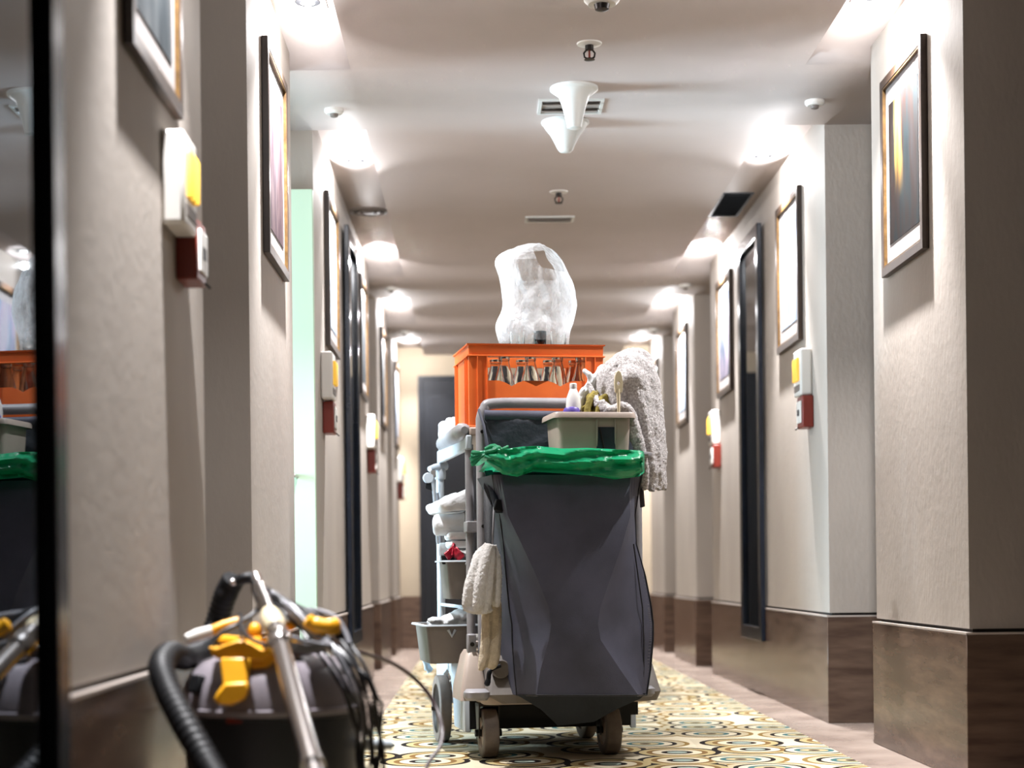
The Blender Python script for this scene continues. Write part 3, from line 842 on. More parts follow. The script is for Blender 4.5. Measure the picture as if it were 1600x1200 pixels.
MB().bb((0.288, 0.14, 0.36), (0.294, 0.77, 0.99)).build('side_cover', M['bag_dark'], CART)
# lower hanging rail of the left side for the bins
MB().tube([(-0.2375, 0.14, 0.63), (-0.2375, 0.78, 0.63)], 0.006, 8).build('bin_rail', M['pale_plastic'], CART)
MB().tube([(-0.2375, 0.14, 0.485), (-0.2375, 0.78, 0.485)], 0.006, 8).build('bin_rail', M['pale_plastic'], CART)

# dark lining panel standing up under the handle tube, with a rolled hem
LP = 0.012
a0, a1 = L(757, 700, LP), L(990, 700, LP)
rows = []
for k in range(9):
    t = k / 8
    z = 1.105 - t * 0.20
    rows.append([Vector((a0.x + (0.296 - a0.x) * u / 14, LP + 0.004 * sin(u * 1.3 + k) - 0.012 * sin(pi * u / 14) * t, z)) for u in range(15)])
MB().sheet(rows).build('back_panel', M['bag_dark'], CART, solid=0.004, sharp=60)
MB().tube([(a0.x, LP, 1.108), (0.05, LP, 1.106), (0.295, LP, 1.108)], 0.016, 10, flat=0.6).build('panel_hem', M['bag_fabric'], CART)

# ---- laundry bag -----------------------------------------------------------------------------
# front of the bag: pixel outline rows measured on its own plane, creases shaped so side facets catch light around a shaded centre
rowsF = [  # y px, outer left, left crease, right crease, outer right
    (742, 768, 785, 985, 1003), (775, 774, 788, 984, 997), (805, 781, 793, 985, 992), (850, 786, 815, 972, 994), (900, 790, 838, 955, 1008),
    (950, 795, 858, 938, 1018), (975, 799, 862, 934, 1021), (1000, 800, 858, 938, 1020), (1045, 803, 845, 968, 1016), (1086, 807, 838, 997, 1010)]
YF, YE = -0.250, -0.115        # the centre stands forward, the edges fold back
def bag_row(i, r):
    py, a, b_, c_, d_ = r
    t = i / (len(rowsF) - 1)
    bul = 0.028 * sin(pi * min(1, t * 1.05))
    yf = YF + 0.025 - 0.075 * t - bul; ye = YE + 0.02 - 0.055 * t - bul * 0.4
    k = 1 if 0 < i else 0.2
    pa, pb, pc, pd = L(a, py, ye if i else YF + 0.03), L(b_, py, yf), L(c_, py, yf), L(d_, py, ye if i else YF + 0.03)
    row = []
    # left gusset from the frame to the outer left edge
    g = pa.copy(); g.x = pa.x - 0.012 if i < 3 else pa.x - 0.02; g.y = -0.02; g.z = pa.z
    row += [g, (g + pa) / 2 + Vector((-0.012 * sin(pi * t), 0, 0))]
    for u in range(4):
        q = pa.lerp(pb, u / 4)
        q.y += 0.010 * noise.noise(q * 14) 
        row.append(q)
    for u in range(9):
        q = pb.lerp(pc, u / 8)
        q.y += 0.008 * noise.noise(q * 9) - 0.006 * sin(pi * u / 8)
        row.append(q)
    for u in range(1, 5):
        q = pc.lerp(pd, u / 4)
        q.y += 0.010 * noise.noise(q * 14)
        row.append(q)
    h = pd.copy(); h.y = -0.02; h.x = min(pd.x + 0.005, 0.345)
    row += [(h + pd) / 2 + Vector((0.012 * sin(pi * t), 0, 0)), h]
    return row
rows = [bag_row(i, r) for i, r in enumerate(rowsF)]
n_ = len(rows[0])
zb = rows[-1][0].z
bagm = MB()
bagm.sheet(rows)
bot = [Vector((p.x * 0.97 + 0.003, p.y, p.z - 0.004)) for p in rows[-1]]
bagm.sheet([rows[-1], bot, [Vector((p.x, -0.02, zb - 0.002)) for p in bot]])
bagm.sheet([[Vector((rows[i][0].x + (rows[i][-1].x - rows[i][0].x) * u / 6, -0.02, rows[i][0].z)) for u in range(7)] for i in range(len(rows))])
bag = bagm.build('laundry_bag', M['bag_fabric'], CART, sharp=22, subsurf=0)
# dark flap hanging below the bag
P = [L(808, 1086, -0.21), L(1010, 1083, -0.21), L(1000, 1092, -0.205), L(966, 1107, -0.20), L(928, 1128, -0.19), L(872, 1134, -0.19), L(845, 1108, -0.20)]
MB().prism(P, (0, 0.006, 0)).build('flap', M['bag_dark'], bag)
# piping along the edges and seams
for off in (2, 4):
    pass
MB().tube([r[2] + Vector((0.0, -0.003, 0)) for r in rows], 0.0022, 6).build('piping', M['black_strap'], bag)
MB().tube([L(p, q, YF - 0.004 + 0.075) for p, q in ((990, 850), (997, 900), (1004, 950), (1006, 1000), (1006, 1040), (1004, 1084))], 0.0022, 6).build('piping', M['black_strap'], bag)
MB().tube([r[-3] + Vector((0.0, -0.003, 0)) for r in rows], 0.0022, 6).build('piping', M['black_strap'], bag)
MB().tube([rows[-1][i] + Vector((0, -0.003, 0.0)) for i in range(2, n_ - 2)], 0.0022, 6).build('piping', M['black_strap'], bag)
# stitched zip strips beside the piping
for cols, dx in ((2, 0.012), (-3, -0.012)):
    st = MB()
    for i in range(3, len(rows) - 1):
        a_, b2 = rows[i][cols], rows[i + 1][cols]
        for k in range(9):
            p = a_.lerp(b2, k / 9)
            st.box((p.x + dx, p.y - 0.010, p.z), (0.007, 0.0012, 0.0016))
    tag(st.build('stitching', M['tube_grey'], bag), kind='stuff')
# straps and buckle hanging at the left
s1 = [L(762, 735, -0.06), L(768, 760, -0.10), L(776, 790, -0.15), L(780, 801, -0.165)]
MB().sheet([[p + Vector((-0.013, -0.012, 0)), p + Vector((0.013, -0.012, 0))] for p in s1]).build('strap', M['bag_dark'], bag, solid=0.003)
pk = L(779, 790, -0.172)
MB().box(pk + Vector((0, -0.012, 0)), (0.030, 0.012, 0.036), ry=0.25).build('buckle', M['black'], bag, bevel=0.004)
MB().sheet([[L(756, 745, -0.065), L(766, 745, -0.07), L(776, 745, -0.075)], [L(755, 800, -0.13), L(764, 800, -0.135), L(773, 800, -0.14)], [L(757, 850, -0.195), L(764, 850, -0.20), L(771, 850, -0.205)], [L(762, 868, -0.212), L(764, 868, -0.212), L(766, 868, -0.212)]]).build('strap', M['black_strap'], bag, solid=0.003)
MB().sheet([[L(773, 745, -0.08), L(776, 745, -0.08)], [L(770, 800, -0.142), L(773, 800, -0.142)], [L(768, 850, -0.207), L(771, 850, -0.207)]]).build('strap_edge', M['tube_grey'], bag, solid=0.0035)
MB().tube([L(762, 700, -0.02), L(756, 665, -0.015), L(748, 640, 0.015)], 0.0045, 8).build('pull_cord', M['bag_fabric'], CART)
MB().tube([L(998, 748, -0.11), L(1002, 765, -0.10), L(1004, 792, -0.09)], 0.014, 8, flat=0.35).build('strap', M['black_strap'], bag)
# bag rim frame
zr = 0.965
rim = [(tl + 0.03, -0.225, zr), (0.275, -0.225, zr), (0.285, -0.215, zr), (0.285, 0.02, zr), (tl + 0.02, 0.02, zr), (tl + 0.02, -0.215, zr)]
MB().tube(rim, 0.008, 8, loop=True).build('bag_rim', M['tube_grey'], CART)

# ---- green liner over the rim: a folded band all round, a filled top, a knotted end -------------
lin = thing('bin_liner', 'green plastic liner folded over the mouth of the charcoal laundry bag', 'bin liner', (0, -0.1, 0.87), cart)
LO = Vector((0, -0.1, 0.87))
top = [(762, 700), (790, 702), (818, 698), (842, 697), (880, 701), (920, 700), (960, 702), (1000, 704), (1007, 706)]
botp = [(760, 722), (785, 741), (808, 745), (832, 737), (880, 740), (920, 743), (960, 749), (998, 745), (1007, 738)]
def lerp_px(pl, t):
    f = t * (len(pl) - 1); i = min(int(f), len(pl) - 2); u = f - i
    return (pl[i][0] + (pl[i + 1][0] - pl[i][0]) * u, pl[i][1] + (pl[i + 1][1] - pl[i][1]) * u)
NR, NC = 13, 49
rws = []
for j in range(NR):
    v = j / (NR - 1); row = []
    for k in range(NC):
        u = k / (NC - 1)
        (xa, ya), (xb, yb) = lerp_px(top, u), lerp_px(botp, u)
        px, py = xa + (xb - xa) * v, ya + (yb - ya) * v
        d = -0.272 - 0.020 * sin(pi * min(1, v * 1.15)) - 0.009 * sin(v * 15 + u * 11 + 2.2 * noise.noise(Vector((u * 6, v * 2, 3)))) + 0.014 * noise.noise(Vector((u * 14, v * 5, 0))) + 0.008 * noise.noise(Vector((u * 30 + v * 9, v * 9, 4)))
        d += 0.05 * max(0, 1 - u / 0.09) ** 2 + 0.05 * max(0, (u - 0.93) / 0.07) ** 2
        row.append(L(px, py, d))
    rws.append(row)
inn = [Vector((p.x, p.y + 0.02, p.z + 0.002)) for p in rws[0]]
inn2 = [Vector((p.x, p.y + 0.06, p.z - 0.045)) for p in rws[0]]
inn3 = [Vector((p.x * 0.98 + 0.003, 0.005 - 0.01 * sin(k), 0.925 + 0.012 * noise.noise(Vector((p.x * 20, 1, 0))))) for k, p in enumerate(rws[0])]
mid = [(a + b) / 2 + Vector((0, 0, 0.012 * noise.noise(Vector((a.x * 25, 0, 7))))) for a, b in zip(inn2, inn3)]
lb = MB().sheet([inn3, mid, inn2, inn] + rws)
# the two side bands
for col, xs in ((0, -0.006), (-1, 0.006)):
    sb = []
    for k in range(7):
        t = k / 6
        sb.append([Vector((rws[j][col].x + xs * sin(pi * t) * 2, rws[j][col].y + t * (0.015 - rws[j][col].y), rws[j][col].z - 0.006 * sin(6 * t + j))) for j in range(0, NR, 2)])
    lb.sheet(sb)
lb.build('band', M['green_film'], lin, LO, sharp=80)
# knot and tail at the left corner
kn = L(768, 708, -0.245)
kb = MB()
for k in range(5):
    a = k * 1.25
    kb.tube(bez([kn + Vector((-0.018, 0, 0.012 * cos(a))), kn + Vector((0, -0.014 + 0.01 * sin(a), 0.020 * cos(a))), kn + Vector((0.022, -0.016, 0.012 * cos(a + 0.6))), kn + Vector((0.05, -0.010, -0.02 * (k - 1)))], 5), [0.007] * 6 + [0.010] * 5 + [0.004] * 5, 8)
kb.build('knot', M['green_film'], lin, LO)
tail = MB()
q0 = kn + Vector((-0.008, 0, 0.004))
e = L(735, 717, -0.225)
for k in range(7):
    s_ = (k - 3) / 3
    tail.tube(bez([q0 + Vector((0, 0.002 * k, 0)), q0.lerp(e, 0.5) + Vector((0, 0.004 * (k % 2), s_ * 0.008)), e + Vector((0.004 * abs(s_), 0.006 * (k % 2), s_ * 0.021))], 6), [0.005, 0.005, 0.005, 0.005, 0.005, 0.005, 0.005, 0.006, 0.006, 0.0065, 0.0065, 0.006, 0.004], 7)
tail.build('tail', M['green_film'], lin, LO)

# ---- cart-standing things -----------------------------------------------------------------------
def ct(name, label, cat, org, group=None):
    return thing(name, label, cat, org, cart, group=group)

# orange bottle crate on the top shelf
CB = Vector((L(733, 600, 0.10).x, 0.10, 1.076))
CW = L(942, 545, 0.10).x - CB.x
CD, CH = 0.30, L(840, 538, 0.10).z - CB.z
crate = ct('bottle_crate', 'orange plastic bottle crate on top of the cart', 'crate', CB)
def cw(x, y, z): return CB + Vector((x, y, z))
t_ = 0.006
# top rim: a deep flared collar
f = MB()
rim_h = 0.036
def rr(o, z): return [cw(-o, -o, z), cw(CW + o, -o, z), cw(CW + o, CD + o, z), cw(-o, CD + o, z)]
f.loft([rr(0.004, CH), rr(0.007, CH), rr(0.006, CH - 0.004), rr(0.001, CH - 0.006), rr(0.000, CH - rim_h), rr(0.006, CH - rim_h - 0.002), rr(0.006, CH - rim_h - 0.005), rr(-t_, CH - rim_h - 0.005), rr(-t_, CH)], cap=False, loop=True)
f.build('rim', M['orange'], crate, CB, sharp=30)
# corner posts: angle profiles with ribs
for ix, x in ((0, 0.0), (1, CW)):
    for iy, y in ((0, 0.0), (1, CD)):
        sx, sy = (1 if ix == 0 else -1), (1 if iy == 0 else -1)
        p = MB()
        W1 = 0.060
        p.prism([cw(x, y, 0.004), cw(x + sx * W1, y, 0.004), cw(x + sx * W1, y + sy * t_, 0.004), cw(x + sx * t_, y + sy * t_, 0.004), cw(x + sx * t_, y + sy * W1, 0.004), cw(x, y + sy * W1, 0.004)], (0, 0, CH - rim_h - 0.006))
        p.build('corner_post', M['orange'], crate, CB, sharp=20)
        for d in (0.028, 0.060):
            MB().bb(cw(x + sx * d - 0.0015, y - sy * 0.006, 0.006), cw(x + sx * d + 0.0015, y + sy * 0.001, CH - rim_h - 0.004)).build('rib', M['orange'], crate, CB)
            MB().bb(cw(x - sx * 0.006, y + sy * d - 0.0015, 0.006), cw(x + sx * 0.001, y + sy * d + 0.0015, CH - rim_h - 0.004)).build('rib', M['orange'], crate, CB)
# lower walls with a wavy top edge
zl = L(840, 595, 0.10).z - CB.z
def wavy(length, first, pitch, count):
    pts = [(0.0, 0.0)]
    for k in range(count):
        c_ = first + pitch * k
        pts += [(c_ - 0.042, 0.0), (c_ - 0.022, -0.006), (c_, -0.018), (c_ + 0.022, -0.006), (c_ + 0.040, 0.0)]
    return pts + [(length, 0.0)]
xs = [L(p, 603, 0.10).x - CB.x for p in (797, 835, 876)]
wv = wavy(CW - 2 * t_, xs[0], xs[1] - xs[0], 3)
for y in (0.0005, CD - t_ - 0.0005):
    poly = [cw(t_, y, 0.004)] + [cw(t_ + a, y, zl + z) for a, z in wv if a <= CW - 2 * t_] + [cw(CW - t_, y, 0.004)]
    MB().prism(poly, (0, t_ - 0.001, 0)).build('side_wall', M['orange'], crate, CB, sharp=20)
for x in (0.0005, CW - t_ - 0.0005):
    poly = [cw(x, t_, 0.004), cw(x, t_, CH - rim_h - 0.006), cw(x, CD - t_, CH - rim_h - 0.006), cw(x, CD - t_, 0.004)]
    MB().prism(poly, (t_ - 0.001, 0, 0)).build('end_wall', M['orange'], crate, CB, sharp=20)
MB().bb(cw(-0.004, -0.004, 0.0), cw(CW + 0.004, CD + 0.004, 0.006)).build('bottom', M['orange'], crate, CB, bevel=0.002)

# bottles standing in the crate
def bottle(org, label):
    t = ct('glass_bottle', label, 'bottle', org, 'clear bottles in the orange crate')
    H = CH - 0.042
    o_prof = [(0.033, 0.0), (0.037, 0.004), (0.037, H - 0.115), (0.036, H - 0.100), (0.030, H - 0.070), (0.0215, H - 0.038), (0.0175, H - 0.022), (0.0170, H - 0.014), (0.0190, H - 0.012), (0.0190, H - 0.002), (0.0175, H)]
    i_prof = [(0.0150, H), (0.0150, H - 0.022), (0.0188, H - 0.039), (0.0273, H - 0.071), (0.0333, H - 0.101), (0.0343, H - 0.116), (0.0343, 0.008), (0.002, 0.007)]
    MB().lathe(o_prof + i_prof, n=24).build('body', M['glass'], t)
    return t
bx = [L(p, 580, 0.155).x for p in (788, 829, 871, 908)]
bx2 = [L(p, 578, 0.235).x for p in (774, 815, 857, 897)]
first = None
place = ['leftmost', 'second', 'third', 'rightmost']
for row, (xs_, ly) in enumerate(((bx, 0.155), (bx2, 0.235))):
    for i, x in enumerate(xs_):
        org = Vector((x, ly, CB.z + 0.0065))
        if first is None:
            o = first = bottle(org, '')
        else:
            o = copy_tree(first); o.location = cart(org)
        o['label'] = 'clear glass bottle in the crate, %s of the %s row' % (place[i] + (' from left' if i in (1, 2) else ''), 'front' if row == 0 else 'back')

# glasses on a tray at the mouth of the crate, under a clear plastic bag
TB = Vector((CB.x + CW * 0.5, 0.235, CB.z + CH - 0.010))
tr_ = ct('glass_tray', 'thin pale tray laid on the crate under the glasses', 'tray', TB)
MB().bb(TB + Vector((-CW / 2 + t_ + 0.001, -0.115, 0)), TB + Vector((CW / 2 - t_ - 0.001, 0.135, 0.004))).build('sheet', M['white_plastic'], tr_, TB, bevel=0.001)
def tumbler(org, label, m, r=0.030, h=0.072):
    t = ct('tumbler', label, 'glass', org, 'tumblers under the clear bag')
    MB().lathe([(r * 0.85, 0), (r * 0.9, 0.002), (r, h), (r - 0.002, h), (r * 0.9 - 0.0015, 0.008), (0.002, 0.008)], n=20).build('body', M[m], t)
for p, ly, lab, m in ((808, 0.20, 'clear tumbler under the plastic bag, leftmost of three', 'glass'), (822, 0.27, 'clear tumbler under the plastic bag, behind and left of the teal one', 'glass'),
                      (844, 0.185, 'dark teal tumbler standing under the plastic bag on the crate', 'teal_glass'), (872, 0.195, 'clear tumbler under the plastic bag, right of the teal one', 'glass')):
    tumbler(Vector((L(p, 530, ly).x, ly, TB.z + 0.0045)), lab, m, r=0.0215 if m == 'teal_glass' else 0.027, h=0.060)

# the crumpled clear bag
prof = [(538, 781, 889), (522.6, 775, 891), (511, 772, 895), (500, 775.6, 899), (490, 782, 901), (480, 783.7, 903), (464, 784.5, 902), (448, 781, 899), (430, 777.7, 891),
        (413.6, 772, 883.7), (402, 775, 873), (394, 781, 866), (388, 806, 860), (383, 826, 853), (380, 838, 846)]
NB_ = 40
rws = []
for i, (py, a, b2) in enumerate(prof):
    cpx, hw = (a + b2) / 2, (b2 - a) / 2
    c_ = L(cpx, py, 0.225)
    rx = hw / 468.0
    ry = min(0.105, rx * 1.15 + 0.015) if i < 11 else rx * 0.8 + 0.01
    row = []
    for k in range(NB_):
        an = 2 * pi * k / NB_
        cr = 0.30 * (abs(noise.noise(Vector((cos(an) * 1.9, sin(an) * 1.9, i * 0.30)))) - 0.2) + 0.16 * (abs(noise.noise(Vector((cos(an) * 4.5, sin(an) * 4.5, i * 0.5 + 9)))) - 0.2)
        cr *= abs(sin(an)) ** 0.7
        row.append(c_ + Vector((rx * cos(an), ry * sin(an) * (1 + cr * 1.6), 0.006 * noise.noise(Vector((an * 2, i, 5))))))
    rws.append(row)
m = MB()
n = NB_
vs = [p for r in rws for p in r]
fs = []
for i in range(len(rws) - 1):
    for k in range(n):
        k2 = (k + 1) % n
        an = 2 * pi * (k + 0.5) / n
        hole = (sin(an) < 0 and 0.02 < cos(an) < 0.80 and 8 <= i <= 11)       # torn openings, front and back
        hole = hole or (sin(an) > 0 and -0.1 < cos(an) < 0.85 and 8 <= i <= 11)
        if not hole: fs.append((i * n + k, i * n + k2, (i + 1) * n + k2, (i + 1) * n + k))
fs.append(tuple((len(rws) - 1) * n + k for k in range(n)))
m.add(vs, fs)
o = m.build('plastic_bag', M['clear_film'], None, (L(835, 538, 0.225).x, 0.225, TB.z + 0.005), cart, sharp=35, subsurf=1, puff=[(0.06, 0.012)])
tag(o, 'crumpled clear plastic bag pulled over the glasses above the crate', 'plastic bag')

# caddy on the bag's mouth
KA = L(872, 700, -0.215); KB = L(988, 700, -0.215)
KZ0, KZ1 = 0.935, L(930, 645, -0.215).z
kx0, kx1, ky0, ky1 = KA.x, KB.x, -0.212, -0.03
KO = Vector((kx0, ky0, KZ0))
cad = ct('cleaning_caddy', 'grey plastic cleaning caddy standing in the mouth of the laundry bag', 'caddy', KO)
def shell(mb, x0, x1, y0, y1, z0, z1, tp=0.008, th=0.003, r=0.018):
    """open tray: outer wall up, lip, inner wall down"""
    mb.loft([ring4(x0 + tp, x1 - tp, y0 + tp, y1 - tp, z0, r), ring4(x0, x1, y0, y1, z1, r), ring4(x0 + th, x1 - th, y0 + th, y1 - th, z1, r),
             ring4(x0 + tp + th, x1 - tp - th, y0 + tp + th, y1 - tp - th, z0 + th, r)])
sh = MB(); shell(sh, kx0, kx1, ky0, ky1, KZ0, KZ1)
sh.build('tub', M['grey_plastic'], cad, KO, sharp=35)
lip = MB()
def lipring(o, z): return ring4(kx0 - o, kx1 + o, ky0 - o, ky1 + o, z, 0.022)
lip.loft([lipring(0.0, KZ1 + 0.002), lipring(0.010, KZ1 + 0.002), lipring(0.013, KZ1 - 0.003), lipring(0.014, KZ1 - 0.016), lipring(0.0115, KZ1 - 0.016), lipring(0.010, KZ1 - 0.004), lipring(0.0, KZ1 - 0.001)], cap=False, loop=True)
lip.build('lip', M['grey_plastic'], cad, KO, sharp=35)
b1, b2 = L(933, 667, ky0 - 0.004), L(962, 700, ky0 - 0.004)
MB().bb((b1.x, ky0 - 0.001, KZ1 - 0.12), (b2.x, ky0 + 0.012, b1.z)).build('slot_dark_block', M['bag_dark'], cad, KO)  # solid dark block, its colour stands for the shade inside the slot
MB().tube([(b1.x, ky0 + 0.002, b1.z - 0.06), (b1.x, ky0 - 0.003, b1.z), (b1.x, ky0 - 0.004, KZ1 - 0.018)], 0.003, 6).build('slot_rib', M['grey_plastic'], cad, KO)
MB().tube([(b2.x, ky0 + 0.002, b1.z - 0.06), (b2.x, ky0 - 0.003, b1.z), (b2.x, ky0 - 0.004, KZ1 - 0.018)], 0.003, 6).build('slot_rib', M['grey_plastic'], cad, KO)
MB().tube([(b1.x + 0.008, ky0 - 0.004, b1.z - 0.004), (b1.x + 0.022, ky0 - 0.006, b1.z - 0.075)], 0.003, 6).build('latch_bar', M['dark_metal'], cad, KO)

# in the caddy: bottle, purple lid, brush, yellow cloth, white rag, towel
FZ = KZ0 + 0.004
bo = Vector((L(896, 640, -0.118).x, -0.118, FZ))
bt = ct('spray_bottle', 'white plastic bottle standing in the grey caddy', 'bottle', bo)
H = L(896, 600, -0.118).z - FZ
MB().lathe([(0.019, 0), (0.023, 0.004), (0.024, H - 0.07), (0.022, H - 0.045), (0.012, H - 0.018), (0.011, H - 0.016)], n=20).build('body', M['white_plastic'], bt)
MB().lathe([(0.0105, H - 0.017), (0.012, H - 0.014), (0.0115, H), (0.009, H + 0.002)], n=16).build('cap', M['white_plastic'], bt)
po = Vector((L(893, 640, -0.172).x, -0.173, FZ))
pt = ct('round_tub', 'purple round-topped tub at the front of the grey caddy', 'tub', po)
Hp = L(893, 636, -0.172).z - FZ
MB().lathe([(0.016, 0), (0.018, 0.003), (0.024, Hp - 0.02)], n=24).build('tub', M['purple'], pt)
MB().lathe([(0.0262, Hp - 0.02), (0.0262, Hp - 0.010), (0.022, Hp - 0.003), (0.010, Hp)], n=24).build('lid', M['purple'], pt)
ho = L(967, 643, -0.20)
BO = Vector((ho.x, -0.195, FZ))
br = ct('cleaning_brush', 'beige brush with a hanging hole in its handle, upright in the caddy', 'brush', BO)
hp = [(0.0062, 655), (0.0068, 640), (0.0085, 622), (0.0125, 608), (0.0135, 598), (0.0115, 588), (0.0065, 581), (0.002, 579)]
f = []
cz = L(967, 598, -0.197).z
prof_r, prof_l = [], []
for r, py in hp:
    z = L(967, py, -0.197).z
    prof_r.append((r, z)); prof_l.append((-r, z))
outline = prof_r + prof_l[::-1]
hm = MB(); cx_ = BO.x
# handle with a real hole: strip between the outline and the hole ring
hole_c, hr = cz - 0.002, 0.0048
ol = []
N_ = 32
def out_at(a):
    best = None
    d = (cos(a), sin(a))
    for i in range(len(outline)):
        (x1, z1), (x2, z2) = outline[i], outline[(i + 1) % len(outline)]
        ex, ez = x2 - x1, z2 - z1
        den = d[0] * ez - d[1] * ex
        if abs(den) < 1e-9: continue
        t = (x1 * ez - (z1 - hole_c) * ex) / den
        s_ = (x1 * d[1] - (z1 - hole_c) * d[0]) / den
        if t > 0 and -1e-6 <= s_ <= 1 + 1e-6 and (best is None or t < best): best = t
    return (d[0] * best, hole_c + d[1] * best)
zcut = hole_c - 0.03
og, ig = [], []
for k in range(N_):
    a = 2 * pi * k / N_
    x, z = out_at(a)
    z = max(z, zcut) if z < zcut else z
    og.append((cx_ + x, z)); ig.append((cx_ + hr * cos(a), hole_c + hr * 1.3 * sin(a)))
yf, yb = -0.202, -0.193
hm.loft([[(x, yf, z) for x, z in og], [(x, yf, z) for x, z in ig], [(x, yb, z) for x, z in ig], [(x, yb, z) for x, z in og]], cap=False, loop=True)
hm.build('handle_eye', M['beige_plastic'], br, BO, sharp=40, bevel=0.001)
MB().tube([(cx_, -0.1975, zcut + 0.012), (cx_, -0.1975, L(967, 640, -0.197).z), (cx_, -0.1975, FZ + 0.03)], [0.0085, 0.0062, 0.006], 10, flat=0.7).build('handle', M['beige_plastic'], br, BO)
MB().bb((cx_ - 0.012, -0.206, FZ + 0.002), (cx_ + 0.012, -0.186, FZ + 0.034)).build('bristles', M['white_plastic'], br, BO, bevel=0.003)

# yellow cloth crumpled in the caddy
yo = L(935, 650, -0.12); yo.z = FZ + 0.05
y = MB()
for px, py, ly, r in ((918, 640, -0.10, 0.020), (924, 622, -0.10, 0.018), (932, 632, -0.11, 0.024), (946, 636, -0.12, 0.024), (950, 650, -0.12, 0.026), (930, 652, -0.12, 0.026), (938, 614, -0.09, 0.017), (955, 640, -0.13, 0.018)):
    y.sphere(L(px, py, ly), r, 14, 10)
for pts_ in (((918, 655, -0.14), (918, 635, -0.135), (930, 612, -0.12)), ((935, 655, -0.15), (937, 630, -0.145), (948, 618, -0.12))):
    y.tube(bez([L(*q) for q in pts_], 5), 0.013, 8)
tag(y.build('dust_cloth', M['yellow_cloth'], None, yo, cart, remesh=0.004, smooth=14, puff=[(0.04, 0.008)]), 'mustard yellow cloth crumpled in the grey caddy', 'cloth')
# white knotted rag
ro = L(920, 610, -0.07); ro.z = FZ + 0.08
y = MB()
for pts_, rs in ((((906, 640, -0.08), (910, 615, -0.08), (922, 598, -0.08), (920, 585, -0.08), (912, 578, -0.08)), [0.012, 0.016, 0.014, 0.014, 0.009]),
                 (((918, 610, -0.075), (930, 592, -0.075), (945, 575, -0.07), (951, 571, -0.07)), [0.016, 0.016, 0.017, 0.009]),
                 (((905, 645, -0.06), (918, 620, -0.06), (935, 600, -0.06)), [0.014, 0.018, 0.016])):
    b_ = [L(*q) for q in pts_]
    y.tube(b_, rs, 10, flat=0.7)
tag(y.build('white_rag', M['white_cloth'], None, ro, cart, remesh=0.004, smooth=3, puff=[(0.025, 0.012)]), 'white knotted rag with two ears, between the bottle and the grey towel', 'rag')

# big grey terry towel draped over the caddy's right side
to = L(1000, 650, -0.12)
tw = MB()
def strand(lst, flat=0.6, n=16):
    P_ = [L(a, b, ly) for a, b, ly, r in lst]
    pp = bez(P_, 5); rs = []
    for i in range(len(lst) - 1):
        for k in range(5):
            rs.append((lst[i][3] * (1 - k / 5) + lst[i + 1][3] * k / 5) / 490.0)
    rs.append(lst[-1][3] / 490.0)
    tw.tube(pp, rs, n, flat=1.0)
strand([(948, 634, -0.085, 14), (954, 600, -0.085, 26), (980, 578, -0.085, 30), (1002, 592, -0.085, 28), (1011, 640, -0.085, 23), (1020, 700, -0.09, 18), (1025, 745, -0.09, 14), (1026, 762, -0.09, 12)])
strand([(960, 636, -0.115, 16), (968, 605, -0.115, 24), (984, 592, -0.115, 26), (996, 620, -0.115, 23), (1005, 670, -0.115, 18), (1015, 725, -0.115, 13), (1019, 764, -0.115, 10)])
strand([(943, 606, -0.085, 9), (960, 568, -0.085, 10), (988, 553, -0.085, 10), (1010, 562, -0.085, 10), (1022, 605, -0.085, 10), (1031, 670, -0.09, 9), (1035, 730, -0.09, 7), (1037, 766, -0.09, 5)])
strand([(958, 590, -0.125, 7), (984, 570, -0.125, 8), (1003, 578, -0.125, 8), (1012, 616, -0.125, 8), (1021, 672, -0.12, 8), (1029, 732, -0.115, 6), (1029, 767, -0.11, 5)])
strand([(962, 604, -0.150, 7), (979, 590, -0.152, 8), (992, 600, -0.150, 8), (1002, 636, -0.148, 8), (1011, 684, -0.14, 7), (1019, 734, -0.13, 6), (1018, 768, -0.125, 5)])
strand([(938, 628, -0.145, 7), (954, 640, -0.165, 8), (974, 636, -0.172, 8), (985, 646, -0.175, 9), (992, 675, -0.172, 10), (1000, 706, -0.165, 10), (1006, 740, -0.155, 8), (1008, 766, -0.145, 5)])
strand([(918, 598, -0.10, 3), (926, 612, -0.115, 6), (936, 632, -0.14, 8), (955, 645, -0.165, 8)])
tag(tw.build('draped_towel', M['terry_grey'], None, to, cart, remesh=0.004, smooth=2, puff=[(0.05, 0.010), (0.006, 0.007)]), 'greyish terry towel draped over the right side of the caddy, hanging down', 'towel')

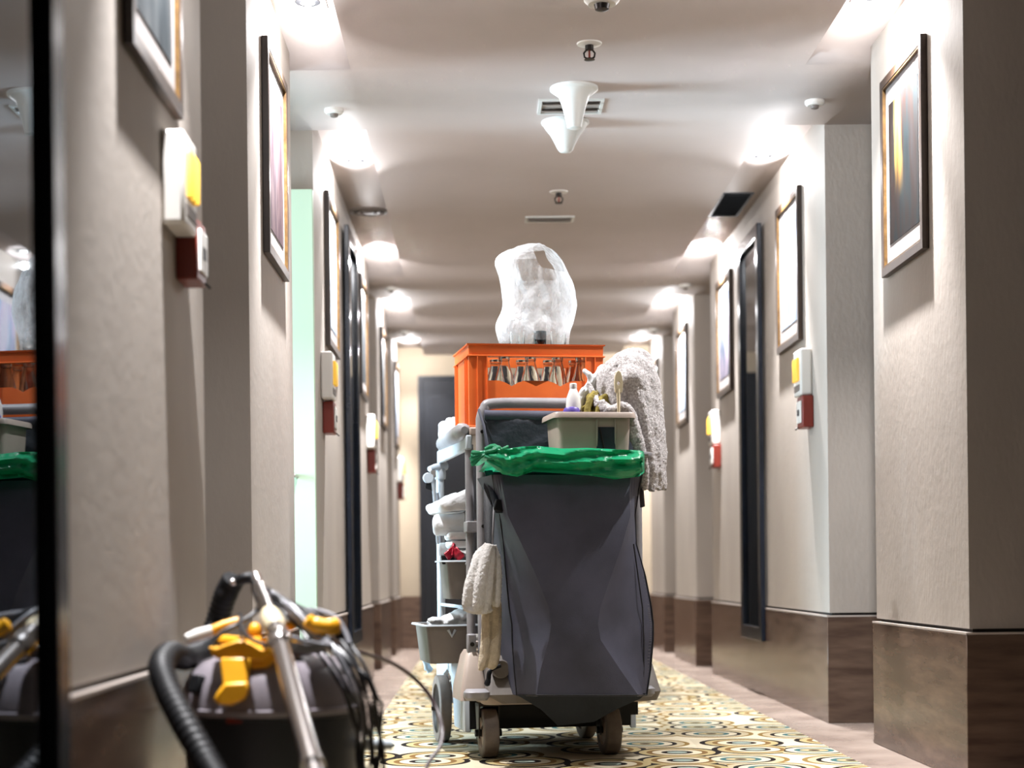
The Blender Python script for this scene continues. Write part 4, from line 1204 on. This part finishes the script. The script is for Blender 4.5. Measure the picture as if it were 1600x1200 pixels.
# hand towels hanging on the strap at the left of the bag
def towel(name, label, rowsp, m, sy, puff, solid=None):
    rings = []
    for py, a, b2, ly, dep in rowsp:
        pa, pb = L(a, py, ly), L(b2, py, ly)
        c_ = (pa + pb) / 2; hw = (pb.x - pa.x) / 2
        ring = []
        for k in range(28):
            an = 2 * pi * k / 28
            fold = 1 + 0.22 * sin(5 * an + 0.4) * min(1, (py - rowsp[0][0]) / 40) + 0.07 * sin(7 * an)
            ring.append(c_ + Vector((hw * cos(an), dep * sin(an) * fold, 0)))
        rings.append(ring)
    org = (rings[0][0] + rings[-1][0]) / 2
    org = Vector((org.x, rowsp[0][3], rings[-1][0].z))
    return tag(MB().loft(rings).build(name, m, None, org, cart, subsurf=1, sharp=70, puff=puff), label, 'towel')
def folded(name, label, strands, org_px, m, vox, sm, puff):
    b_ = MB()
    for lst in strands:
        pp = bez([L(a, c, ly) for a, c, ly, r in lst], 5); rs = []
        for i in range(len(lst) - 1):
            for k in range(5): rs.append((lst[i][3] * (1 - k / 5) + lst[i + 1][3] * k / 5) / 490.0)
        rs.append(lst[-1][3] / 490.0)
        b_.tube(pp, rs, 14)
    return tag(b_.build(name, m, None, L(*org_px), cart, remesh=vox, smooth=sm, puff=puff), label, 'towel')
folded('hand_towel', 'white terry hand towel hanging by its loop at the left of the bag', [
    [(766, 853, -0.205, 8), (756, 872, -0.205, 17), (752, 905, -0.205, 21), (748, 935, -0.205, 22), (748, 946, -0.205, 17)],
    [(764, 852, -0.215, 8), (748, 880, -0.220, 10), (737, 912, -0.225, 11), (731, 942, -0.225, 9), (731, 950, -0.22, 6)],
    [(766, 852, -0.225, 7), (758, 880, -0.240, 9), (751, 915, -0.248, 10), (747, 946, -0.248, 9), (746, 952, -0.24, 6)],
    [(768, 852, -0.220, 6), (767, 880, -0.236, 7), (763, 915, -0.245, 8), (760, 946, -0.245, 7), (760, 952, -0.24, 5)],
    [(769, 853, -0.205, 7), (776, 876, -0.215, 7), (777, 905, -0.220, 7), (776, 935, -0.215, 7), (775, 948, -0.21, 5)],
    [(725, 950, -0.222, 4), (738, 955, -0.242, 4), (755, 956, -0.248, 4), (768, 952, -0.235, 4)]],
    (750, 953, -0.215), M['terry_white'], 0.0035, 1, [(0.0045, 0.0055)])
folded('cloth_strip', 'cream terry cloth hanging long and narrow below the white hand towel', [
    [(760, 940, -0.165, 8), (761, 975, -0.165, 8.5), (759, 1010, -0.165, 9), (755, 1035, -0.165, 8), (751, 1048, -0.165, 4)],
    [(775, 940, -0.160, 9), (775, 975, -0.160, 9), (773, 1010, -0.160, 10), (770, 1035, -0.160, 9), (765, 1045, -0.160, 5)]],
    (763, 1048, -0.16), M['terry_cream'], 0.0035, 2, [(0.02, 0.004), (0.004, 0.003)])
MB().tube(bez([L(782, 1040, -0.12), L(772, 1044, -0.125), L(765, 1050, -0.13), L(763, 1062, -0.13), L(760, 1072, -0.13)], 4), [0.006] * 8 + [0.008] * 5 + [0.010] * 3 + [0.004], 8).build('hook', M['black'], CART)
MB().lathe([(0.026, -0.012), (0.030, -0.008), (0.030, 0.008), (0.026, 0.012)], L(782, 1045, -0.09), n=22, axis='y').build('roller', M['bin_grey'], CART)

# hanging bins on the left side
def bin_(name, label, px0, px1, py0, py1, ly0, depth, tp):
    a, b2 = L(px0, py0, ly0), L(px1, py0, ly0)
    z1 = a.z; z0 = L((px0 + px1) / 2, py1, ly0).z
    o = Vector(((a.x + b2.x) / 2, ly0 + depth / 2, z0))
    t = ct(name, label, 'bin', o)
    s_ = MB(); shell(s_, a.x, b2.x, ly0, ly0 + depth, z0, z1, tp, 0.003, 0.018)
    s_.build('tub', M['bin_grey'], t, o, sharp=35)
    q = MB()
    def lr(e, z): return ring4(a.x - e, b2.x + e, ly0 - e, ly0 + depth + e, z, 0.022)
    q.loft([lr(0.0, z1 + 0.001), lr(0.012, z1 + 0.001), lr(0.013, z1 - 0.004), lr(0.0, z1 - 0.005)], cap=False, loop=True)
    q.build('rim', M['pale_plastic'], t, o, sharp=35)
    return t, a, b2, z0, z1
big, ba, bb_, bz0, bz1 = bin_('large_bin', 'larger grey bin hanging low on the left side of the cart', 666, 744, 977, 1037, 0.17, 0.30, 0.014)
sml, sa, sb_, sz0, sz1 = bin_('small_bin', 'smaller grey bin with red packets hanging on the left side of the cart', 698, 748, 876, 936, 0.18, 0.20, 0.012)
q = L(706, 984, 0.165)
MB().tube([q + Vector((-0.012, 0.002, 0.0)), q + Vector((0, 0.0, -0.022)), q + Vector((0.012, 0.002, 0.0))], 0.005, 8).build('hook_loop', M['pale_plastic'], big, Vector(((ba.x + bb_.x) / 2, 0.17 + 0.15, bz0)))

# things in the bins
wc = Vector(((ba.x + bb_.x) / 2, 0.32, bz1 - 0.03))
y = MB()
def lx_px(px, py, ly): return L(px, py, ly)
y.tube(bez([L(672, 969, 0.24), L(695, 969, 0.26), L(715, 962, 0.28), L(738, 955, 0.28)], 5), [0.010] * 5 + [0.014] * 5 + [0.020] * 6, 12, flat=2.6)
y.tube(bez([L(680, 974, 0.26), L(705, 973, 0.3), L(736, 972, 0.3)], 5), [0.016] * 11, 12, flat=3.0)
tag(y.build('folded_cloth', M['white_cloth'], None, wc, cart, remesh=0.005, smooth=3, puff=[(0.04, 0.012)]), 'white folded cloth lying on top of the larger hanging bin', 'cloth')
def packet(px, py, ly, rz, ry, m, label, grp, sz=(0.03, 0.008, 0.045), name='sachet'):
    p = L(px, py, ly)
    t = MB().box(p, sz, rz=rz, ry=ry).build(name, M[m], None, p, cart, bevel=0.003, puff=[(0.015, 0.004)])
    tag(t, label, 'packet', grp)
packet(704, 864, 0.205, 0.4, 0.9, 'red_foil', 'shiny red packet sticking out of the small bin, upper left', 'packets in the small bin')
packet(709, 860, 0.215, 1.1, 0.3, 'red_foil', 'shiny red packet topmost in the small bin', 'packets in the small bin')
packet(715, 866, 0.20, -0.5, -0.7, 'red_foil', 'shiny red packet in the small bin beside the white card', 'packets in the small bin')
packet(700, 873, 0.22, 0.2, 1.4, 'black', 'black packet at the left lip of the small bin', 'packets in the small bin')
packet(727, 866, 0.22, 0.1, -1.1, 'white_plastic', 'white card slanting across the small bin', 'packets in the small bin', (0.006, 0.03, 0.075), 'card')

# linen on the shelves
def linen(name, label, cat, rowsp, m, grp=None, puff=None):
    """rows: px0, px1, py0, py1, ly0, ly1"""
    px0, px1, py0, py1, ly0, ly1 = rowsp
    a, b2 = L(px0, py0, ly0), L(px1, py1, ly0)
    z0, z1 = b2.z, a.z
    rings = []
    nz = 9
    for k in range(nz):
        t = k / (nz - 1)
        e = sin(pi * (0.08 + 0.84 * t)) ** 0.5
        hx = (b2.x - a.x) / 2 * (0.35 + 0.65 * e); hy = (ly1 - ly0) / 2 * (0.6 + 0.4 * e)
        c_ = Vector(((a.x + b2.x) / 2, (ly0 + ly1) / 2, z0 + (z1 - z0) * t))
        rings.append([c_ + Vector((hx * max(-1, min(1, 1.35 * cos(2 * pi * j / 28))), hy * max(-1, min(1, 1.35 * sin(2 * pi * j / 28))), 0)) for j in range(28)])
    o = Vector((rings[0][0].x - (b2.x - a.x) / 2, (ly0 + ly1) / 2, z0))
    return tag(MB().loft(rings).build(name, m, None, o, cart, subsurf=1, sharp=70, puff=puff or [(0.05, 0.012)]), label, cat, grp)
# a leaning white pillow, a rolled towel, stacked rolls
pl = MB()
pa = [L(742, 760, 0.20), L(742, 796, 0.20), L(695, 798, 0.20), L(688, 784, 0.20)]
pl.prism(pa, (0.0, 0.42, 0))
oo = L(718, 800, 0.40)
tag(pl.build('white_pillow', M['white_cloth'], None, oo, cart, remesh=0.008, smooth=10, puff=[(0.06, 0.014)]), 'white pillow leaning on the cart shelf, above the rolled towel', 'pillow', 'white linen on the cart shelf')
rl = MB().tube([L(677, 820, 0.34), L(700, 820, 0.33), L(736, 816, 0.30)], 0.037, 20)
tag(rl.build('rolled_towel', M['white_cloth'], None, L(705, 835, 0.33), cart, bevel=0.014, seg=4, puff=[(0.05, 0.006)]), 'white rolled towel poking out left under the pillow', 'towel', 'white linen on the cart shelf')
for k, lab in enumerate(('top', 'middle', 'lowest')):
    c_ = L(717, 838 + 13.5 * k, 0.30)
    o = MB().box(c_, (0.085 - 0.004 * k, 0.16, 0.025), rz=0.05 * (k - 1))
    tag(o.build('folded_napkins', M['paper'], None, c_ - Vector((0, 0, 0.013)), cart, bevel=0.011, seg=4, puff=[(0.02, 0.004)]), 'wrapped white folded napkins above the small bin, %s of the stack of three' % lab, 'napkins', 'folded napkins on the cart shelf')
c_ = L(690, 859, 0.36)
tag(MB().tube([c_ + Vector((-0.012, 0, 0)), c_ + Vector((0.06, -0.02, 0))], 0.024, 18).build('small_roll', M['white_cloth'], None, c_, cart, bevel=0.01, seg=3), 'small rounded white roll poking out left beside the red packets', 'towel', 'white linen on the cart shelf')
# crumpled white cloth on the padded roll
y = MB()
for px, py, ly, r in ((695, 667, 0.55, 0.022), (704, 662, 0.50, 0.022), (710, 660, 0.47, 0.018), (700, 676, 0.50, 0.018), (690, 680, 0.56, 0.014), (710, 670, 0.46, 0.020)):
    y.sphere(L(px, py, ly), r, 12, 8)
tag(y.build('crumpled_cloth', M['white_cloth'], None, L(705, 675, 0.5), cart, remesh=0.005, smooth=2, puff=[(0.03, 0.02)]), 'crumpled white cloth on the top left rail beside the orange crate', 'cloth')

# tool hung in a clip on the left rear post
tp = L(681, 735, 0.78)
tl_ = ct('hanging_squeegee', 'pale squeegee and clip hanging at the rear left post of the cart', 'cleaning tool', tp)
MB().tube([L(697, 728, 0.78), L(680, 730, 0.76), L(671, 733, 0.74)], [0.016, 0.012, 0.010], 10).build('clip', M['pale_plastic'], tl_, tp)
MB().lathe([(0.018, -0.012), (0.020, 0.0), (0.018, 0.012)], L(669, 747, 0.74), n=16, axis='y').build('knob', M['pale_plastic'], tl_, tp)
MB().bb(L(672, 735, 0.74) + Vector((0, -0.006, 0)), L(681, 746, 0.74) + Vector((0.0, 0.006, 0))).build('clamp', M['bin_grey'], tl_, tp, bevel=0.002)
MB().tube([L(676, 742, 0.74), L(679, 775, 0.74), L(684, 850, 0.74)], [0.011, 0.009, 0.007], 10, flat=0.5).build('handle', M['pale_plastic'], tl_, tp)
MB().tube([L(683, 770, 0.755), L(686, 800, 0.755), L(688, 850, 0.755)], 0.006, 8).build('handle', M['cord_grey'], tl_, tp)
MB().prism([L(668, 745, 0.735), L(677, 760, 0.735), L(678, 768, 0.735), L(664, 763, 0.735)], (0, 0.006, 0)).build('blade', M['black'], tl_, tp)
# pale rag sticking out low on the left side
y = MB()
y.tube(bez([L(657, 1010, 0.52), L(660, 1022, 0.52), L(666, 1036, 0.52), L(672, 1048, 0.53)], 5), [0.004] * 5 + [0.012] * 5 + [0.018] * 6, 10, flat=0.6)
tag(y.build('blue_rag', mat('pale_blue_cloth', rgb('#b9d2e2'), 0.8), None, L(668, 1040, 0.52), cart, remesh=0.004, smooth=2, puff=[(0.02, 0.012)]), 'pale blue rag sticking out beside the big left wheel under the larger bin', 'rag')


# ================================================================== THE VACUUM CLEANER
VO = at(425, 1105, 3.3); VO.z = 0.0
VX0, VY0 = VO.x, VO.y
VAC = thing('vacuum_cleaner', 'dark drum vacuum cleaner with yellow latches, chrome wand and black hose by the left wall', 'vacuum cleaner', VO)
def vb(m, name, mt, parent=VAC, **k): return m.build(name, M[mt], parent, VO, **k)
zr_ = 0.332
vb(MB().lathe([(0.150, 0.045), (0.158, 0.05), (0.166, 0.18), (0.175, zr_ - 0.006), (0.180, zr_ - 0.004), (0.180, zr_)], (VX0, VY0, 0), n=48), 'drum', 'vac_dark')
for k in range(4):
    a = pi / 4 + k * pi / 2
    c = [VX0 + 0.115 * cos(a), VY0 + 0.115 * sin(a), 0.0228]
    if c[0] > -0.435: c[2] += 0.006          # two castors stand on the carpet
    wl = vb(MB().lathe([(0.012, -0.011), (0.0225, -0.009), (0.0225, 0.009), (0.012, 0.011)], c, n=18, axis='x'), 'castor', 'black')
    vb(MB().bb((c[0] - 0.006, c[1] - 0.006, 0.03), (c[0] + 0.006, c[1] + 0.006, 0.047)), 'castor_stem', 'dark_metal', wl)
lid = vb(MB().lathe([(0.183, zr_), (0.185, zr_ + 0.004), (0.185, zr_ + 0.012), (0.180, zr_ + 0.014), (0.178, zr_ + 0.03), (0.170, zr_ + 0.058), (0.156, zr_ + 0.082), (0.135, zr_ + 0.100), (0.105, zr_ + 0.112), (0.098, zr_ + 0.113), (0.096, zr_ + 0.128), (0.085, zr_ + 0.135), (0.002, zr_ + 0.138)], (VX0, VY0, 0), n=48), 'lid', 'vac_grey')
# recessed dark ports in the lid's front slope
def on_dome(px, py, out=0.0):
    """point of the lid's slope seen at a pixel"""
    a, b = ray(px, py)
    D = VY0 - 0.3
    for _ in range(400):
        p = Vector((a * D, D, EYE - b * D))
        h = p.z - zr_
        r = 0.185 if h < 0.014 else 0.178 - 0.06 * max(0, (h - 0.03) / 0.07) ** 2
        if math.hypot(p.x - VX0, p.y - VY0) <= r + out: return p
        D += 0.001
    return Vector((a * VY0, VY0, EYE - b * VY0))
p = on_dome(311, 1071)
vb(MB().box(p, (0.028, 0.03, 0.036), rx=-0.35, rz=-0.6), 'port', 'black', lid, bevel=0.004)
p = on_dome(466, 1036)
vb(MB().sphere(p, (0.014, 0.012, 0.012)), 'port', 'black', lid)
p = on_dome(365, 1126, 0)
vb(MB().box((at(366, 1126, VY0 - 0.172)), (0.030, 0.004, 0.010)), 'badge', 'red_plastic', VAC)
# front latch: plate on the lid, leg, foot
def V(px, py, D): return at(px, py, D)
D0 = VY0 - 0.155
plate = [V(325, 1010, D0), V(338, 1012, D0), V(352, 1006, D0), V(372, 1000, D0), V(392, 1004, D0), V(408, 1014, D0), V(425, 1014, D0), V(424, 1022, D0), V(410, 1033, D0), V(340, 1030, D0), V(330, 1022, D0)]
lt = vb(MB().prism(plate, (0, 0.07, -0.002)), 'latch', 'vac_yellow', lid, bevel=0.004)
leg = [V(344, 1028, D0 - 0.004), V(391, 1028, D0 - 0.004), V(386, 1082, D0 - 0.030), V(348, 1082, D0 - 0.030)]
vb(MB().prism(leg, (0, 0.012, 0.002)), 'latch_leg', 'vac_yellow', lid, bevel=0.004)
foot = [V(350, 1068, D0 - 0.034), V(387, 1066, D0 - 0.034), V(388, 1084, D0 - 0.036), V(382, 1094, D0 - 0.038), V(362, 1103, D0 - 0.039), V(342, 1102, D0 - 0.039), V(333, 1094, D0 - 0.038), V(338, 1084, D0 - 0.036)]
vb(MB().prism(foot, (0, 0.014, 0.002)), 'latch_foot', 'vac_yellow', lid, bevel=0.005)
vb(MB().prism([V(391, 1030, D0 + 0.01), V(424, 1018, D0 + 0.01), V(430, 1030, D0 + 0.01), V(418, 1044, D0 + 0.0), V(391, 1046, D0 + 0.0)], (0, 0.03, 0)), 'latch_base', 'vac_yellow', lid, bevel=0.004)
# yellow grips lying on the lid
vb(MB().tube([V(328, 987, VY0 - 0.03), V(350, 978, VY0 - 0.02), V(374, 971, VY0 - 0.01)], [0.010, 0.011, 0.010], 10, flat=0.8), 'grip', 'vac_yellow', lid)
vb(MB().tube([V(291, 999, VY0 - 0.05), V(308, 993, VY0 - 0.04), V(331, 986, VY0 - 0.03)], [0.010, 0.013, 0.012], 12, flat=0.8), 'nozzle', 'white_plastic', lid)
vb(MB().tube(bez([V(478, 968, VY0 - 0.13), V(492, 976, VY0 - 0.13), V(512, 980, VY0 - 0.13), V(530, 978, VY0 - 0.12)], 5), [0.008] + [0.014] * 4 + [0.016] * 6 + [0.017] * 4 + [0.012], 12, flat=0.8), 'grip', 'vac_yellow', lid)
vb(MB().sphere(V(398, 988, VY0 - 0.07), (0.016, 0.014, 0.019)), 'knob', 'vac_yellow', lid)
vb(MB().sphere(V(462, 1004, VY0 - 0.10), (0.014, 0.012, 0.010)), 'knob', 'vac_yellow', lid)
vb(MB().sphere(V(452, 978, VY0 - 0.06), (0.016, 0.012, 0.010)), 'knob', 'vac_yellow', lid)
vb(MB().tube(bez([V(345, 1000, VY0 - 0.06), V(380, 1002, VY0 - 0.08), V(430, 1003, VY0 - 0.08), V(470, 1006, VY0 - 0.08)], 4), 0.010, 8), 'cord_wrap', 'vac_yellow', lid)

# chrome wand leaning on the lid, with collars, ending in a floor nozzle
def along(t): return V(437, 1003, 3.10).lerp(V(490, 1200, 2.72), t)
w0 = along(-0.02); w1 = along(2.02)
w1.z = max(w1.z, 0.06)
wand = MB()
pts = [along(t) for t in (-0.05, 0.5, 1.0, 1.35)]
fl = along(1.35); d = (along(1) - along(0)).normalized()
while fl.z > 0.075: fl = fl + d * 0.01
wd = vb(MB().tube([along(-0.03), along(0.5), along(0.98)], 0.0185, 18), 'wand', 'chrome')
vb(MB().tube([along(0.97), along(1.3), fl], 0.0165, 18), 'lower_wand', 'chrome', wd)
vb(MB().tube([along(0.955), along(0.99)], 0.021, 18), 'wand_collar', 'chrome', wd)
vb(MB().tube([along(-0.06), along(-0.045), along(0.035), along(0.05)], [0.020, 0.024, 0.024, 0.019], 18), 'wand_collar', 'chrome', wd)
up = bez([V(398, 902, 3.42), V(404, 920, 3.36), V(415, 945, 3.25), V(427, 972, 3.16), V(437, 1001, 3.10)], 5)
vb(MB().tube(up, [0.013] * 5 + [0.016] * 5 + [0.017] * 5 + [0.0175] * 6, 14), 'wand_handle', 'chrome', wd)
vb(MB().tube([V(421, 958, 3.20), V(424, 966, 3.18), V(429, 978, 3.145), V(431, 984, 3.135)], [0.017, 0.0215, 0.0215, 0.017], 16), 'wand_collar', 'beige_plastic', wd)
fz = fl
vb(MB().bb((fz.x - 0.14, fz.y - 0.05, 0.008), (fz.x + 0.14, fz.y + 0.05, 0.05)), 'floor_nozzle', 'vac_dark', wd, bevel=0.012)
vb(MB().tube([fz + Vector((0, 0, 0.012)), Vector((fz.x, fz.y - 0.005, 0.045))], 0.020, 14), 'nozzle_neck', 'vac_dark', wd)

# black ribbed hose: from behind the lid, over its left side and down to the floor
hp_ = bez([V(365, 905, 3.42), V(352, 930, 3.44), V(338, 975, 3.46), V(318, 1015, 3.42), V(290, 1028, 3.28), V(266, 1022, 3.12), V(252, 1042, 3.02), V(263, 1080, 2.96), V(288, 1130, 2.90), V(322, 1190, 2.84), V(345, 1240, 2.78), V(350, 1330, 2.66)], 22)
# ribs: radius swells along the hose
acc = 0.0; rs = []
dense = []
for i in range(len(hp_) - 1):
    a, b2 = hp_[i], hp_[i + 1]
    ln = (b2 - a).length; ns = max(1, int(ln / 0.0024))
    for k in range(ns): dense.append(a.lerp(b2, k / ns))
dense.append(hp_[-1])
dense = [q if q.z > 0.034 else Vector((q.x, q.y, 0.034)) for q in dense]
rs = [0.0225 + (0.0022 if (i // 2) % 2 else 0.0) for i in range(len(dense))]
vb(MB().tube(dense, rs, 14), 'hose', 'black', sharp=70)
vb(MB().tube([V(366, 911, 3.42), V(360, 919, 3.425), V(354, 930, 3.43)], [0.014, 0.021, 0.023], 14), 'hose_cuff', 'black')
vb(MB().tube(bez([V(366, 913, 3.42), V(378, 905, 3.41), V(390, 903, 3.41), V(398, 905, 3.42)], 5), 0.012, 12), 'hose_elbow', 'black')
vb(MB().sphere(V(364, 910, 3.405), 0.008), 'hose_pin', 'chrome')

# cords: loops thrown over the lid, hanging down the right side
random.seed(11)
for k in range(11):
    j = lambda s: random.uniform(-s, s)
    x1 = 452 + k * 7
    pts = bez([V(408 + j(8), 925 + j(15), 3.38), V(432 + k * 3, 940 + j(8) + k, 3.26), V(470 + k * 6, 985 + j(8), 3.20), V(505 + k * 6, 1030 + j(10), 3.14),
               V(530 + k * 6 + j(4), 1075 + j(14), 3.12), V(550 + k * 5 + j(6), 1120 + j(12), 3.14), V(556 + k * 4 + j(12), 1180 + j(8), 3.15), V(560 + k * 3 + j(14), 1270, 3.12), V(555 + j(20), 1340, 3.12)], 8)
    pts = [q if q.z > 0.012 else Vector((q.x, q.y, 0.012)) for q in pts]
    vb(MB().tube(pts, 0.0031 + 0.0005 * (k % 3), 8), 'cord', 'cord_grey' if k == 4 else 'cord')
for k in range(3):
    vb(MB().tube(bez([V(425, 925 + 6 * k, 3.30), V(455, 950 + 5 * k, 3.22), V(490, 985 + 5 * k, 3.18), V(515 - 10 * k, 1008 + 4 * k, 3.14), V(470 - 20 * k, 1000 + 4 * k, 3.12), V(442, 990, 3.12)], 8), 0.0045, 10), 'cable_loop', 'cord_grey')
vb(MB().tube(bez([V(440, 955, 3.28), V(480, 952, 3.24), V(520, 962, 3.20), V(538, 985, 3.18), V(546, 1006, 3.16)], 8), 0.005, 8), 'cable_loop', 'cord_grey')
vb(MB().tube(bez([V(325, 1018, 3.16), V(345, 990, 3.18), V(372, 975, 3.20), V(400, 955, 3.26), V(412, 930, 3.34)], 8), 0.0045, 8), 'cord', 'cord')
vb(MB().tube(bez([V(375, 960, 3.24), V(378, 985, 3.16), V(395, 1000, 3.12), V(415, 1008, 3.10)], 8), 0.004, 8), 'cord', 'cord')
# long cord sweeping out over the carpet towards the cart
lc = bez([V(432, 950, 3.30), V(470, 975, 3.24), V(510, 1000, 3.22), V(560, 1018, 3.30), V(610, 1035, 3.45), V(650, 1062, 3.55), V(678, 1098, 3.55), V(690, 1135, 3.50), V(688, 1165, 3.42), V(668, 1195, 3.35), V(655, 1240, 3.30), V(600, 1330, 3.35), V(520, 1365, 3.45)], 8)
lc = [q if q.z > 0.012 else Vector((q.x, q.y, 0.012)) for q in lc]
n3 = len(lc) * 5 // 12
vb(MB().tube(lc, 0.0044, 8), 'power_cord', 'cord_red')
pl_ = V(572, 1163, 3.30)
vb(MB().tube([pl_, pl_ + Vector((0.05, 0.02, -0.004))], [0.012, 0.010], 10), 'plug', 'pale_plastic')
